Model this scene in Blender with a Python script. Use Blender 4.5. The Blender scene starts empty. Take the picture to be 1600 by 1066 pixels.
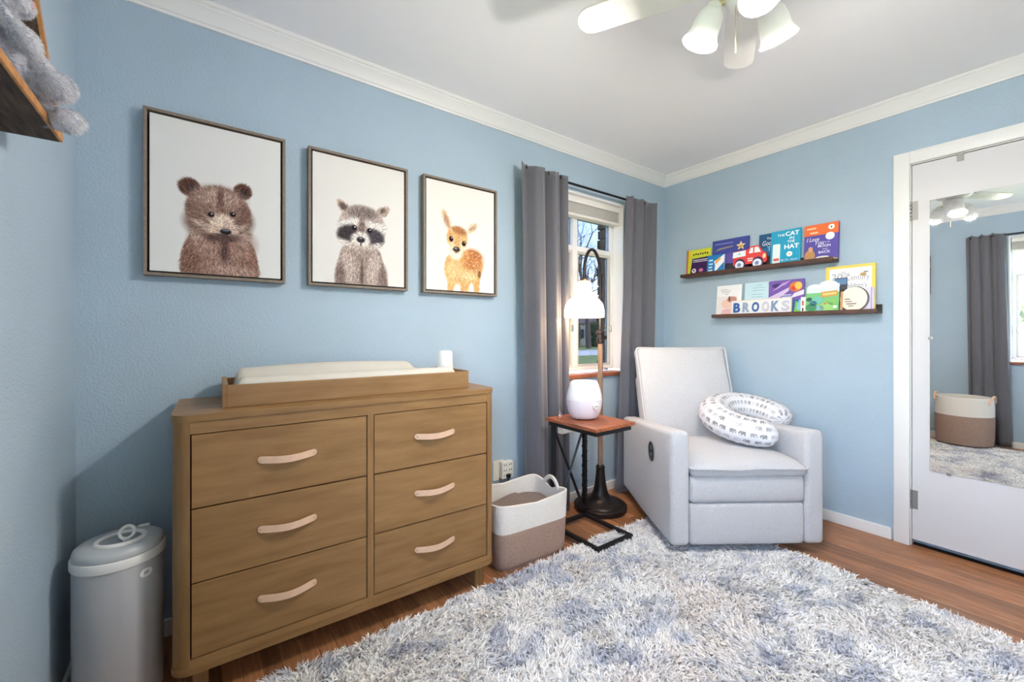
import bpy, bmesh, math, random
import numpy as np
from mathutils import Vector, Matrix, Euler
random.seed(7); rng = np.random.default_rng(7)
R = math.radians
S = bpy.context.scene
C = S.collection

# ------------------------------------------------------------------ camera
D = 2.04            # back wall plane (y)
XR = 3.058          # right wall plane (x)
XL = -0.352         # left wall plane (x)
YB = -1.15          # wall behind the photographer
ZC = 2.412          # ceiling
CAM_H = 1.136
cam_d = bpy.data.cameras.new('camera'); cam = bpy.data.objects.new('camera', cam_d); C.objects.link(cam)
cam_d.sensor_width = 36; cam_d.lens = 655 / 1600 * 36; cam_d.shift_y = -12 / 1600; cam_d.clip_start = 0.02; cam_d.clip_end = 300
cam.location = (0, 0, CAM_H); cam.rotation_euler = (R(90), 0, -math.atan2(482, 655))
S.camera = cam
# ------------------------------------------------------------------ world, sun, exposure
w = bpy.data.worlds.new('sky'); S.world = w; w.use_nodes = True
nt = w.node_tree; nt.nodes.clear()
sky = nt.nodes.new('ShaderNodeTexSky'); sky.sky_type = 'NISHITA'; sky.sun_disc = False
sky.sun_elevation = R(38); sky.sun_rotation = R(140); sky.air_density = 1.0; sky.dust_density = .5
bg = nt.nodes.new('ShaderNodeBackground'); bg.inputs[1].default_value = 1.85
ow = nt.nodes.new('ShaderNodeOutputWorld')
hsv = nt.nodes.new('ShaderNodeHueSaturation'); hsv.inputs['Saturation'].default_value = .78     # desaturated so the daylight is less blue
nt.links.new(sky.outputs[0], hsv.inputs['Color']); nt.links.new(hsv.outputs[0], bg.inputs[0]); nt.links.new(bg.outputs[0], ow.inputs[0])
sun_d = bpy.data.lights.new('sun', 'SUN'); sun_d.energy = 5.0; sun_d.angle = R(0.6); sun_d.color = (1, .95, .88)
sun = bpy.data.objects.new('sun', sun_d); C.objects.link(sun)
sun.rotation_euler = Vector((-.62, .55, -.6)).to_track_quat('-Z', 'Y').to_euler()
vs = S.view_settings; vs.view_transform = 'Standard'; vs.look = 'None'; vs.gamma = 1; vs.use_curve_mapping = False
vs.exposure = 1.74
S.cycles.max_bounces = 10; S.cycles.diffuse_bounces = 6; S.cycles.transparent_max_bounces = 16
S.cycles.sample_clamp_indirect = 6; S.cycles.caustics_reflective = False; S.cycles.caustics_refractive = False
FAN_W = 15.0        # each of the three fan bulbs
LAMP_W = 3.2        # floor lamp bulb

# ------------------------------------------------------------------ helpers: colour and materials
def lin(c):
    if isinstance(c, str): c = [int(c[i:i+2], 16) for i in (0, 2, 4)]
    return tuple(((v/255)/12.92 if v/255 <= .04045 else ((v/255+.055)/1.055)**2.4) for v in c)
MATS = {}
def mat(name, col, rough=.6, var=0, vscale=8, bump=0, bscale=200, metal=0, spec=.5, stretch=(1,1,1), col2=None, sheen=0, coat=0, detail=4, rand=0, trans=0):
    """principled material; optional noise colour variation, bump and per-object random tone"""
    if name in MATS: return MATS[name]
    m = bpy.data.materials.new(name); m.use_nodes = True; n = m.node_tree.nodes; l = m.node_tree.links
    b = n['Principled BSDF']; c = lin(col)
    b.inputs['Base Color'].default_value = (*c, 1); b.inputs['Roughness'].default_value = rough
    b.inputs['Metallic'].default_value = metal; b.inputs['Specular IOR Level'].default_value = spec
    if sheen: b.inputs['Sheen Weight'].default_value = sheen
    if coat: b.inputs['Coat Weight'].default_value = coat; b.inputs['Coat Roughness'].default_value = .15
    if trans: b.inputs['Transmission Weight'].default_value = trans
    if var or bump or col2 or rand:
        tc = n.new('ShaderNodeTexCoord'); mp = n.new('ShaderNodeMapping'); mp.inputs['Scale'].default_value = stretch
        l.new(tc.outputs['Object'], mp.inputs[0])
        oi = n.new('ShaderNodeObjectInfo')
        if rand:
            ad = n.new('ShaderNodeVectorMath'); ad.operation = 'ADD'
            sc = n.new('ShaderNodeVectorMath'); sc.operation = 'SCALE'; sc.inputs[0].default_value = (3, 17, 31)
            l.new(oi.outputs['Random'], sc.inputs['Scale']); l.new(mp.outputs[0], ad.inputs[0]); l.new(sc.outputs[0], ad.inputs[1])
            vec = ad.outputs[0]
        else: vec = mp.outputs[0]
        if var or col2:
            no = n.new('ShaderNodeTexNoise'); no.inputs['Scale'].default_value = vscale; no.inputs['Detail'].default_value = detail
            l.new(vec, no.inputs['Vector'])
            cr = n.new('ShaderNodeValToRGB')
            c2 = lin(col2) if col2 else tuple(max(0, x*(1-var)) for x in c)
            c1 = c if col2 else tuple(min(1, x*(1+var)) for x in c)
            cr.color_ramp.elements[0].color = (*c2, 1); cr.color_ramp.elements[1].color = (*c1, 1)
            cr.color_ramp.elements[0].position = .3; cr.color_ramp.elements[1].position = .7
            l.new(no.outputs[0], cr.inputs[0]); out = cr.outputs[0]
            if rand:
                hs = n.new('ShaderNodeHueSaturation'); mr = n.new('ShaderNodeMapRange')
                mr.inputs['To Min'].default_value = 1-rand; mr.inputs['To Max'].default_value = 1+rand
                l.new(oi.outputs['Random'], mr.inputs['Value']); l.new(mr.outputs[0], hs.inputs['Value'])
                l.new(out, hs.inputs['Color']); out = hs.outputs[0]
            l.new(out, b.inputs['Base Color'])
        if bump:
            nb = n.new('ShaderNodeTexNoise'); nb.inputs['Scale'].default_value = bscale; nb.inputs['Detail'].default_value = 3
            l.new(vec, nb.inputs['Vector'])
            bp = n.new('ShaderNodeBump'); bp.inputs['Strength'].default_value = bump; bp.inputs['Distance'].default_value = .004
            l.new(nb.outputs[0], bp.inputs['Height']); l.new(bp.outputs[0], b.inputs['Normal'])
    MATS[name] = m; return m
def emit(name, col, strength):
    m = bpy.data.materials.new(name); m.use_nodes = True; n = m.node_tree.nodes; n.remove(n['Principled BSDF'])
    e = n.new('ShaderNodeEmission'); e.inputs[0].default_value = (*lin(col), 1); e.inputs[1].default_value = strength
    m.node_tree.links.new(e.outputs[0], n['Material Output'].inputs[0]); MATS[name] = m; return m
def glassy(name, transp=.9, tint=(255,255,255), frost=0, glow=0, rough=.03, glowcol=(255,240,220)):
    """pane / lamp glass: clear share, frosted (translucent + diffuse) share, gloss, and the glow of a lit shade"""
    m = bpy.data.materials.new(name); m.use_nodes = True; n = m.node_tree.nodes; l = m.node_tree.links; n.remove(n['Principled BSDF'])
    t = n.new('ShaderNodeBsdfTransparent'); t.inputs[0].default_value = (*lin(tint), 1)
    g = n.new('ShaderNodeBsdfGlossy'); g.inputs['Roughness'].default_value = rough
    mx = n.new('ShaderNodeMixShader'); mx.inputs[0].default_value = 1-transp
    if frost:
        tr = n.new('ShaderNodeBsdfTranslucent'); df = n.new('ShaderNodeBsdfDiffuse'); tr.inputs[0].default_value = df.inputs[0].default_value = (.9,.9,.88,1)
        m2 = n.new('ShaderNodeMixShader'); m2.inputs[0].default_value = 1-.5*frost; l.new(tr.outputs[0], m2.inputs[1]); l.new(df.outputs[0], m2.inputs[2])
        m3 = n.new('ShaderNodeMixShader'); m3.inputs[0].default_value = .08; l.new(m2.outputs[0], m3.inputs[1]); l.new(g.outputs[0], m3.inputs[2])
        l.new(t.outputs[0], mx.inputs[1]); l.new(m3.outputs[0], mx.inputs[2])
    else:
        l.new(t.outputs[0], mx.inputs[1]); l.new(g.outputs[0], mx.inputs[2])
    out = mx.outputs[0]
    if glow:
        e = n.new('ShaderNodeEmission'); e.inputs[0].default_value = (*lin(glowcol), 1); e.inputs[1].default_value = glow
        a = n.new('ShaderNodeAddShader'); l.new(out, a.inputs[0]); l.new(e.outputs[0], a.inputs[1]); out = a.outputs[0]
    l.new(out, n['Material Output'].inputs[0]); MATS[name] = m; return m
def vcol(name, rough=.8, bump=0, bscale=300):
    m = bpy.data.materials.new(name); m.use_nodes = True; n = m.node_tree.nodes; l = m.node_tree.links
    a = n.new('ShaderNodeAttribute'); a.attribute_name = 'tone'; l.new(a.outputs['Color'], n['Principled BSDF'].inputs['Base Color'])
    n['Principled BSDF'].inputs['Roughness'].default_value = rough; n['Principled BSDF'].inputs['Specular IOR Level'].default_value = .2
    if bump:
        no = n.new('ShaderNodeTexNoise'); no.inputs['Scale'].default_value = bscale; bp = n.new('ShaderNodeBump'); bp.inputs['Strength'].default_value = bump; bp.inputs['Distance'].default_value = .003
        l.new(no.outputs[0], bp.inputs['Height']); l.new(bp.outputs[0], n['Principled BSDF'].inputs['Normal'])
    MATS[name] = m; return m

# ------------------------------------------------------------------ helpers: objects
def link(name, data, m=None, parent=None, loc=(0,0,0), rot=(0,0,0)):
    o = bpy.data.objects.new(name, data); C.objects.link(o)
    if m is not None and data is not None:
        if len(data.materials) == 0: data.materials.append(m)
    o.location = loc; o.rotation_euler = rot
    if parent is not None: o.parent = parent
    return o
def tag(o, label=None, cat=None, group=None, kind=None):
    if label: o['label'] = label
    if cat: o['category'] = cat
    if group: o['group'] = group
    if kind: o['kind'] = kind
    return o
def thing(name, label, cat, loc=(0,0,0), rot=(0,0,0), group=None):
    return tag(link(name, None, None, None, loc, rot), label, cat, group)
def struct(name, me, m, parent=None, loc=(0,0,0), rot=(0,0,0)):
    o = link(name, me, m, parent, loc, rot)
    if parent is None: o['kind'] = 'structure'
    return o
def pyd(verts, faces, smooth=False, name='mesh'):
    me = bpy.data.meshes.new(name); me.from_pydata([tuple(v) for v in verts], [], [tuple(f) for f in faces]); me.validate()
    if smooth: me.polygons.foreach_set('use_smooth', [True]*len(me.polygons))
    me.update(); return me
class MB:
    """collects shapes into one mesh"""
    def __init__(s): s.v = []; s.f = []
    def add(s, v, f):
        o = len(s.v); s.v += [tuple(x) for x in v]; s.f += [tuple(i+o for i in q) for q in f]; return s
    def box(s, a, b, ch=0):
        """box between two corners, edges chamfered by ch"""
        (x0,y0,z0),(x1,y1,z1) = a, b
        if not ch:
            v = [(x,y,z) for x in (x0,x1) for y in (y0,y1) for z in (z0,z1)]
            return s.add(v, [(0,1,3,2),(4,6,7,5),(0,4,5,1),(2,3,7,6),(0,2,6,4),(1,5,7,3)])
        bm = bmesh.new(); bmesh.ops.create_cube(bm, size=1)
        bmesh.ops.transform(bm, matrix=Matrix.Translation(((x0+x1)/2,(y0+y1)/2,(z0+z1)/2)) @ Matrix.Diagonal((abs(x1-x0),abs(y1-y0),abs(z1-z0),1)), verts=bm.verts)
        bmesh.ops.bevel(bm, geom=list(bm.edges), offset=ch, segments=2, profile=.5, affect='EDGES')
        bm.verts.index_update()
        s.add([v.co[:] for v in bm.verts], [[v.index for v in f.verts] for f in bm.faces]); bm.free(); return s
    def tube(s, pts, r, n=8, cap=True, closed=False):
        pts = [Vector(p) for p in pts]; k = len(pts)
        rr = r if isinstance(r, (list, tuple)) else [r]*k
        v = []; f = []; up = None
        for i, p in enumerate(pts):
            if closed: t = pts[(i+1)%k]-pts[i-1]
            else: t = pts[min(i+1,k-1)]-pts[max(i-1,0)]
            t.normalize()
            if up is None:
                up = Vector((0,0,1)) if abs(t.z) < .9 else Vector((1,0,0))
            a = t.cross(up)
            if a.length < 1e-5: a = t.orthogonal()
            a.normalize(); b = a.cross(t); up = b
            for j in range(n):
                q = 2*math.pi*j/n; v.append(p + (a*math.cos(q)+b*math.sin(q))*rr[i])
        for i in range(k if closed else k-1):
            for j in range(n):
                i2 = (i+1)%k
                f.append((i*n+j, i*n+(j+1)%n, i2*n+(j+1)%n, i2*n+j))
        if cap and not closed: f += [tuple(range(n))[::-1], tuple((k-1)*n+j for j in range(n))]
        return s.add(v, f)
    def lathe(s, prof, n=48, cx=0, cy=0, axis=None):
        v = []; f = []; k = len(prof)
        for r, z in prof:
            for j in range(n):
                q = 2*math.pi*j/n; v.append((cx+r*math.cos(q), cy+r*math.sin(q), z))
        for i in range(k-1):
            for j in range(n): f.append((i*n+j, i*n+(j+1)%n, (i+1)*n+(j+1)%n, (i+1)*n+j))
        if prof[0][0] > 1e-6: f.append(tuple(range(n))[::-1])
        if prof[-1][0] > 1e-6: f.append(tuple((k-1)*n+j for j in range(n)))
        return s.add(v, f)
    def prism(s, poly, z0, z1, axis='z'):
        """polygon extruded; axis 'z': poly in xy, axis 'y': poly in xz, axis 'x': poly in yz"""
        k = len(poly)
        def p(q, z): return {'z': (q[0],q[1],z), 'y': (q[0],z,q[1]), 'x': (z,q[0],q[1])}[axis]
        v = [p(q, z0) for q in poly]+[p(q, z1) for q in poly]
        return s.add(v, [tuple(range(k))[::-1], tuple(range(k,2*k))]+[(i,(i+1)%k,k+(i+1)%k,k+i) for i in range(k)])
    def mesh(s, smooth=False, angle=None):
        me = pyd(s.v, s.f)
        bm = bmesh.new(); bm.from_mesh(me); bmesh.ops.recalc_face_normals(bm, faces=bm.faces)
        if smooth:
            for f in bm.faces: f.smooth = True
            an = R(angle or 40)
            for e in bm.edges:
                if len(e.link_faces) == 2 and e.calc_face_angle(0) > an: e.smooth = False
        bm.to_mesh(me); bm.free(); return me
def box(a, b, ch=0): return MB().box(a, b, ch).mesh()
def rrect(w, h, r, n=6, x0=0, y0=0, corners=(1,1,1,1)):
    """rounded rectangle outline, corners bl br tr tl"""
    out = []
    for i, (cx, cy, a) in enumerate(((r,r,180),(w-r,r,270),(w-r,h-r,0),(r,h-r,90))):
        if corners[i]:
            for k in range(n+1):
                q = R(a+90*k/n); out.append((x0+cx+r*math.cos(q), y0+cy+r*math.sin(q)))
        else: out.append((x0+(0 if i in (0,3) else w), y0+(0 if i in (0,1) else h)))
    return out
def rbox(dx, dy, dz, r, m=6, k=4, fn=None):
    """soft rounded box centred on origin with base z=0; fn deforms a vertex"""
    h = np.array([dx, dy, dz])/2; r = min(r, h.min()*.999)
    def axis(a):
        q = [-a+r*(1-math.cos(math.pi/2*i/k)) for i in range(k)]
        return q + list(np.linspace(-a+r, a-r, m+1)) + [-x for x in q[::-1]]
    ax = [axis(x) for x in h]; V = {}; F = []; L = []
    def vid(i, j, l):
        key = (i, j, l)
        if key not in V:
            p = np.array([ax[0][i], ax[1][j], ax[2][l]]); inner = np.clip(p, -(h-r), h-r); d = p-inner; n = np.linalg.norm(d)
            q = inner + (d/n*r if n > 1e-9 else 0); q = q + np.array([0,0,h[2]])
            if fn: q = fn(q.copy())
            V[key] = len(L); L.append(tuple(q))
        return V[key]
    n = [len(a)-1 for a in ax]
    for a, b, c in ((0,1,2),(1,2,0),(2,0,1)):
        for s in (0, n[c]):
            for i in range(n[a]):
                for j in range(n[b]):
                    def g(x, y):
                        t = [0,0,0]; t[a] = x; t[b] = y; t[c] = s; return vid(*t)
                    q = (g(i,j), g(i+1,j), g(i+1,j+1), g(i,j+1)); F.append(q if s else q[::-1])
    return pyd(L, F, True)
def textmesh(s, w, h, depth=.0006, shear=0, bold=0):
    """lettering in the local xz plane, scaled to the box w x h, facing -y"""
    cu = bpy.data.curves.new('t', 'FONT'); cu.body = s; cu.extrude = 1; cu.shear = shear; cu.offset = bold; cu.resolution_u = 3
    o = bpy.data.objects.new('t', cu); C.objects.link(o)
    me = bpy.data.meshes.new_from_object(o.evaluated_get(bpy.context.evaluated_depsgraph_get()))
    bpy.data.objects.remove(o); bpy.data.curves.remove(cu)
    co = np.zeros(len(me.vertices)*3); me.vertices.foreach_get('co', co); co = co.reshape(-1, 3)
    lo, hi = co.min(0), co.max(0); q = (co-lo)/np.maximum(hi-lo, 1e-9)
    new = np.stack([q[:,0]*w, -q[:,2]*depth, q[:,1]*h], 1)
    me.vertices.foreach_set('co', new.ravel()); me.update(); return me
def flat(poly, y, d=.0008): return MB().prism(poly, y-d, y, 'y').mesh()
def circ(cx, cz, rx, rz=None, n=20, a0=0, a1=360):
    rz = rz or rx; return [(cx+rx*math.cos(R(a0+(a1-a0)*i/n)), cz+rz*math.sin(R(a0+(a1-a0)*i/n))) for i in range(n if a1-a0 == 360 else n+1)]
def copy_tree(o, parent=None):
    c = o.copy(); C.objects.link(c); c.parent = parent
    for ch in list(o.children): copy_tree(ch, c)
    return c
def vnoise(x, y, s, seed):
    g = np.random.default_rng(seed).random((64, 64)); X = x/s; Y = y/s
    xi = np.floor(X).astype(int); yi = np.floor(Y).astype(int); fx = X-xi; fy = Y-yi
    fx = fx*fx*(3-2*fx); fy = fy*fy*(3-2*fy)
    G = lambda a, b: g[a % 64, b % 64]
    return (G(xi,yi)*(1-fx)+G(xi+1,yi)*fx)*(1-fy)+(G(xi,yi+1)*(1-fx)+G(xi+1,yi+1)*fx)*fy
def blades(P, N, L, Wd, cols, bend, seed=1):
    """one mesh of tapering yarn/fur strands: roots P, directions N, lengths L, sideways bend vectors"""
    r = np.random.default_rng(seed); n = len(P); L = np.asarray(L)[:,None]
    side = np.cross(N, r.normal(size=(n,3))); side /= np.linalg.norm(side, axis=1)[:,None]+1e-9; side *= Wd/2
    mid = P + N*L*.55 + bend*.3; tip = P + N*L*.85 + bend
    V = np.stack([P-side, P+side, mid+side*.9, mid-side*.9, tip], 1).reshape(-1, 3)
    b = np.arange(n)*5
    loops = np.stack([b,b+1,b+2,b+3,b+3,b+2,b+4], 1).ravel()
    me = bpy.data.meshes.new('strands'); me.vertices.add(len(V)); me.vertices.foreach_set('co', V.ravel().astype(np.float32))
    me.loops.add(len(loops)); me.loops.foreach_set('vertex_index', loops.astype(np.int32))
    ls = np.stack([np.arange(n)*7, np.arange(n)*7+4], 1).ravel().astype(np.int32)
    me.polygons.add(2*n); me.polygons.foreach_set('loop_start', ls)
    me.update(calc_edges=True)
    a = me.color_attributes.new('tone', 'FLOAT_COLOR', 'POINT')
    cc = np.repeat(np.concatenate([cols, np.ones((n,1))], 1), 5, axis=0).astype(np.float32)
    a.data.foreach_set('color', cc.ravel()); return me

# ================================================================== materials of the room
M_wall = mat('blue_wall_paint', (171,191,207), .75, var=.03, vscale=2.5, bump=.6, bscale=130)
M_ceil = mat('ceiling_paint', (249,249,251), .9, bump=.1, bscale=150)
M_trim = mat('white_trim_paint', (236,236,234), .4)
M_door = mat('white_door_paint', (212,211,213), .45, bump=.05, bscale=60)
M_frame = mat('window_frame_paint', (236,238,240), .4)
M_sill = mat('sill_wood', (150,88,62), .5, var=.2, vscale=20)
M_pane = glassy('window_glass', .94); M_dimpane = glassy('dimmed_window_glass', .94, tint=(132,135,141))  # back window panes: dark tint added to dim the bright view outside
M_plank = mat('oak_floor', (178,124,84), .36, col2=(134,86,54), vscale=9, stretch=(9,.8,4), rand=.34, bump=.05, bscale=60, detail=6)
M_gap = mat('floor_gap', (52,30,18), .8)
M_steel = mat('brushed_steel', (146,145,142), .5, metal=.5)
M_nickel = mat('nickel', (190,188,182), .25, metal=1)
M_black = mat('black_metal', (34,33,36), .45, metal=.4)
M_bronze = mat('dark_bronze', (46,40,40), .38, metal=.55)
M_brick = mat('dark_brick', (96,80,72), .9, var=.25, vscale=30, bump=.5, bscale=90, rand=.15)
M_white = mat('white_plastic', (236,234,232), .3)
M_offwhite = mat('warm_white_plastic', (228,224,212), .4)

# ================================================================== floor
fl = struct('floor', box((XL-.1, YB-.1, -.06), (XR+.1, D+.05, -.006)), M_gap)
PW = .0572; rp = random.Random(3); xi = XL
while xi < XR+.02:
    y = YB - rp.random()*.6
    while y < D:
        ln = rp.uniform(.55, 1.5); y0, y1 = max(y, YB), min(y+ln, D)
        if y1-y0 > .02:
            x1 = min(xi+PW-.0007, XR+.02)
            bx = MB(); c = .0009
            v = [(xi,y0,-.012),(x1,y0,-.012),(x1,y1,-.012),(xi,y1,-.012),(xi,y0,-c),(x1,y0,-c),(x1,y1,-c),(xi,y1,-c),(xi+c,y0+c,0),(x1-c,y0+c,0),(x1-c,y1-c,0),(xi+c,y1-c,0)]
            ox, oy = (xi+x1)/2, (y0+y1)/2
            v = [(a-ox, b-oy, z) for a, b, z in v]
            f = [(8,9,10,11)]+[(i,(i+1)%4,4+(i+1)%4,4+i) for i in range(4)]+[(4+i,4+(i+1)%4,8+(i+1)%4,8+i) for i in range(4)]
            link('plank', bx.add(v, f).mesh(), M_plank, fl, (ox, oy, 0))
        y += ln
    xi += PW

# ================================================================== walls and ceiling
BW = dict(x0=1.70, x1=2.55, z0=.85, z1=2.10)      # window in the back wall
LW = dict(y0=-.62, y1=.43, z0=.85, z1=2.10)       # window in the left wall
T = .22
b = MB()
b.box((XL-T, D, -.1), (BW['x0'], D+T, ZC)); b.box((BW['x1'], D, -.1), (XR+T, D+T, ZC))
b.box((BW['x0'], D, -.1), (BW['x1'], D+T, BW['z0'])); b.box((BW['x0'], D, BW['z1']), (BW['x1'], D+T, ZC))
wall_back = struct('wall_back', b.mesh(), M_wall)
b = MB()
b.box((XL-T, YB-T, -.1), (XL, LW['y0'], ZC)); b.box((XL-T, LW['y1'], -.1), (XL, D, ZC))
b.box((XL-T, LW['y0'], -.1), (XL, LW['y1'], LW['z0'])); b.box((XL-T, LW['y0'], LW['z1']), (XL, LW['y1'], ZC))
struct('wall_left', b.mesh(), M_wall)
DY0, DY1, DZ = -.262, .545, 2.042                # door opening
b = MB()
b.box((XR, DY1, -.1), (XR+.08, D, ZC)); b.box((XR, YB-T, -.1), (XR+.08, DY0, ZC)); b.box((XR, DY0, DZ), (XR+.08, DY1, ZC))
b.box((XR+.08, YB-T, -.1), (XR+.2, D, ZC))
struct('wall_right', b.mesh(), M_wall)
struct('wall_front', box((XL, YB-T, -.1), (XR, YB, ZC)), M_trim)  # unseen wall, made white instead of blue to bounce more light
struct('ceiling', box((XL-T, YB-T, ZC), (XR+T, D+T, ZC+.1)), M_ceil)
# crown moulding: profile (distance from wall, height)
CP = [(0,ZC-.078),(.008,ZC-.078),(.011,ZC-.069),(.016,ZC-.066),(.019,ZC-.060),(.024,ZC-.050),(.034,ZC-.036),(.042,ZC-.026),(.046,ZC-.022),(.046,ZC-.016),(.053,ZC-.012),(.057,ZC-.006),(.057,ZC),(0,ZC)]
def crown(name, a, bb, inw):
    a, bb, inw = Vector(a), Vector(bb), Vector(inw); dr = (bb-a).normalized(); k = len(CP); v = []
    for base, s in ((a, 1), (bb, -1)):
        for d, z in CP: q = base + inw*d + dr*(d*s); v.append((q.x, q.y, z))
    struct(name, MB().add(v, [tuple(range(k)), tuple(range(k, 2*k))]+[(i,(i+1)%k,k+(i+1)%k,k+i) for i in range(k)]).mesh(True, 25), M_trim)
e = 0
crown('trim_1', (XL,D,0), (XR,D,0), (0,-1,0)); crown('trim_2', (XR,D,0), (XR,YB,0), (-1,0,0))
crown('trim_3', (XL,YB,0), (XL,D,0), (1,0,0)); crown('trim_4', (XR,YB,0), (XL,YB,0), (0,1,0))
def base(name, x0, y0, x1, y1): struct(name, box((x0,y0,0), (x1,y1,.064), .003), M_trim)
base('baseboard_back', XL, D-.013, XR, D); base('baseboard_right', XR-.013, DY1+.075, XR, D-.013)
base('baseboard_left', XL, YB, XL+.013, D-.013)
# door casing (trim) and door
b = MB(); cw = .066; cx = XR-.02
b.box((cx, DY1, 0), (XR, DY1+cw, DZ+cw), .003); b.box((cx, DY0-cw, 0), (XR, DY0, DZ+cw), .003); b.box((cx+.0002, DY0, DZ), (XR, DY1, DZ+cw), .003)
b.box((XR, DY1-.004, 0), (XR+.08, DY1+.001, DZ)); b.box((XR, DY0, 0), (XR+.08, DY0+.004, DZ)); b.box((XR, DY0, DZ-.004), (XR+.08, DY1, DZ))
struct('trim_5', b.mesh(True, 50), M_trim)
door = link('door_1', None, None, None, (XR, 0, 0)); door['kind'] = 'structure'
link('door_slab', box((-.004, DY0+.007, .036), (.034, DY1-.007, DZ-.009), .002), M_door, door)
for z0 in (1.74, .20):
    hg = MB()
    for k in range(5): hg.box((-.016, DY1-.008, z0+k*.02), (-.002, DY1+.005, z0+k*.02+.0185), .003)
    hg.box((-.006, DY1-.03, z0), (-.004, DY1-.006, z0+.099))
    link('hinge', hg.mesh(True), M_steel, door)
for y in (.36, .13):
    hk = MB().box((-.008, y-.012, DZ-.042), (-.0042, y+.012, DZ-.008)).box((-.008, y-.012, DZ-.0085), (.038, y+.012, DZ-.005))
    link('over_door_hook', hk.mesh(), M_steel, door)
link('door_knob', MB().tube([(-.005,-.19,.95),(-.03,-.19,.95),(-.035,-.19,.95),(-.06,-.19,.95),(-.065,-.19,.95)], [.012,.012,.025,.028,.012], 16).mesh(True), M_nickel, door)
# frameless mirror on the door
M_mirror = mat('mirror_silver', (238,240,240), .012, metal=1)
mir = thing('mirror', 'tall frameless mirror fixed to the white door with small clips', 'mirror', (XR-.0045, 0, .42))
mr = link('glass', box((-.005, -.16, 0), (0, .469, 1.41), .0008), M_mirror, mir)
for y, z in ((.468, .69), (.40, 0.0), (.1, 0.0)):
    link('clip', box((-.009, y-.008, z-.007), (0, y+.008, z+.007), .002), M_nickel, mir)

# ================================================================== windows
M_blind = mat('blind_white', (240,238,232), .6)
def window(name, wd, ht, loc, rz, blind_label, M_pane):
    """casement window in a deep white reveal; local x along the wall, y outwards"""
    w_ = link(name, None, None, None, loc, (0,0,rz)); w_['kind'] = 'structure'
    yg = .095
    b = MB(); t = .012                                  # white reveal lining
    b.box((0,.001,0), (t,.145,ht)); b.box((wd-t,.001,0), (wd,.145,ht)); b.box((t,.001,ht-t), (wd-t,.145,ht)); link('reveal', b.mesh(), M_frame, w_)
    f0, f1 = t, wd-t; zt = ht-.115; tr = .875; mid = wd/2
    b = MB()
    for a, c in (((f0,yg,.02),(f0+.03,yg+.05,zt)), ((f1-.03,yg,.02),(f1,yg+.05,zt)), ((f0+.03,yg,.02),(f1-.03,yg+.05,.045)), ((f0+.03,yg,zt-.025),(f1-.03,yg+.05,zt))): b.box(a, c, .002)
    b.box((f0,yg,zt), (f1,yg+.05,ht-t), .002)
    link('frame', b.mesh(True, 50), M_frame, w_)
    link('mullion', box((mid-.022,yg-.004,.045), (mid+.022,yg+.05,zt-.025), .003), M_frame, w_)
    for a, c in ((f0+.03, mid-.022), (mid+.022, f1-.03)):
        link('transom', box((a,yg-.002,tr), (c,yg+.05,tr+.035), .003), M_frame, w_)
        link('pane', box((a,yg+.022,tr+.035), (c,yg+.026,zt-.025)), M_pane, w_)
        b = MB(); s = .018
        b.box((a,yg+.004,.045), (a+s,yg+.04,tr)); b.box((c-s,yg+.004,.045), (c,yg+.04,tr)); b.box((a+s,yg+.004,.045), (c-s,yg+.04,.045+s)); b.box((a+s,yg+.004,tr-s), (c-s,yg+.04,tr))
        sa = link('sash', b.mesh(), mat('sash_paint', (200,199,192), .45), w_)
        link('pane', box((a+s,yg+.02,.045+s), (c-s,yg+.024,tr-s)), M_pane, sa)
        k = link('crank', MB().tube([(c-.10,yg,.035),(c-.10,yg-.025,.035),(c-.06,yg-.03,.03),(c-.03,yg-.03,.034)], .006, 8).mesh(True), M_white, w_)
        link('latch', box((c-.012,yg-.012,.30), (c-.002,yg+.004,.345), .002), M_nickel, w_)
    link('sill', box((-.03,-.022,-.022), (wd+.03,yg+.02,.004), .004), M_sill, w_)
    # raised blind stack
    bl = thing('window_blind', blind_label, 'blind', loc, (0,0,rz))
    link('head_rail', box((t+.004,.03,ht-t-.045), (wd-t-.004,.085,ht-t-.002), .003), M_blind, bl)
    for k in range(9): link('slat', box((t+.006,.036,ht-.066-k*.0075), (wd-t-.006,.082,ht-.0625-k*.0075)), M_blind, bl)
    link('bottom_rail', box((t+.006,.034,ht-.150), (wd-t-.006,.084,ht-.130), .003), M_blind, bl)
    return w_
win1 = window('window_1', BW['x1']-BW['x0'], 1.25, (BW['x0'], D, BW['z0']), 0, 'white slatted blind drawn up above the lamp between grey curtains', M_dimpane)
win2 = window('window_2', LW['y1']-LW['y0'], 1.25, (XL, LW['y0'], LW['z0']), R(90), 'white slatted blind drawn up in the window reflected in the mirror', M_pane)
# brick return outside the window
rb = random.Random(5); bm_ = box((-.05,-.045,0), (.05,.045,.066), .004)
for i in range(17):
    for sx in (BW['x1'], BW['x0']):
        o = link('brick', bm_, M_brick, wall_back, (sx + (.028 if sx > 2 else -.028) - (.010 if sx > 2 else -.010)*rb.random(), D+.196+rb.uniform(-.004,.014), .852+i*.0735)); o.rotation_euler = (0,0,rb.uniform(-.05,.05))
struct('trim_6', box((BW['x0']-.12, D+T, .76), (BW['x1']+.12, D+T+.10, .842)), M_brick)

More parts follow.
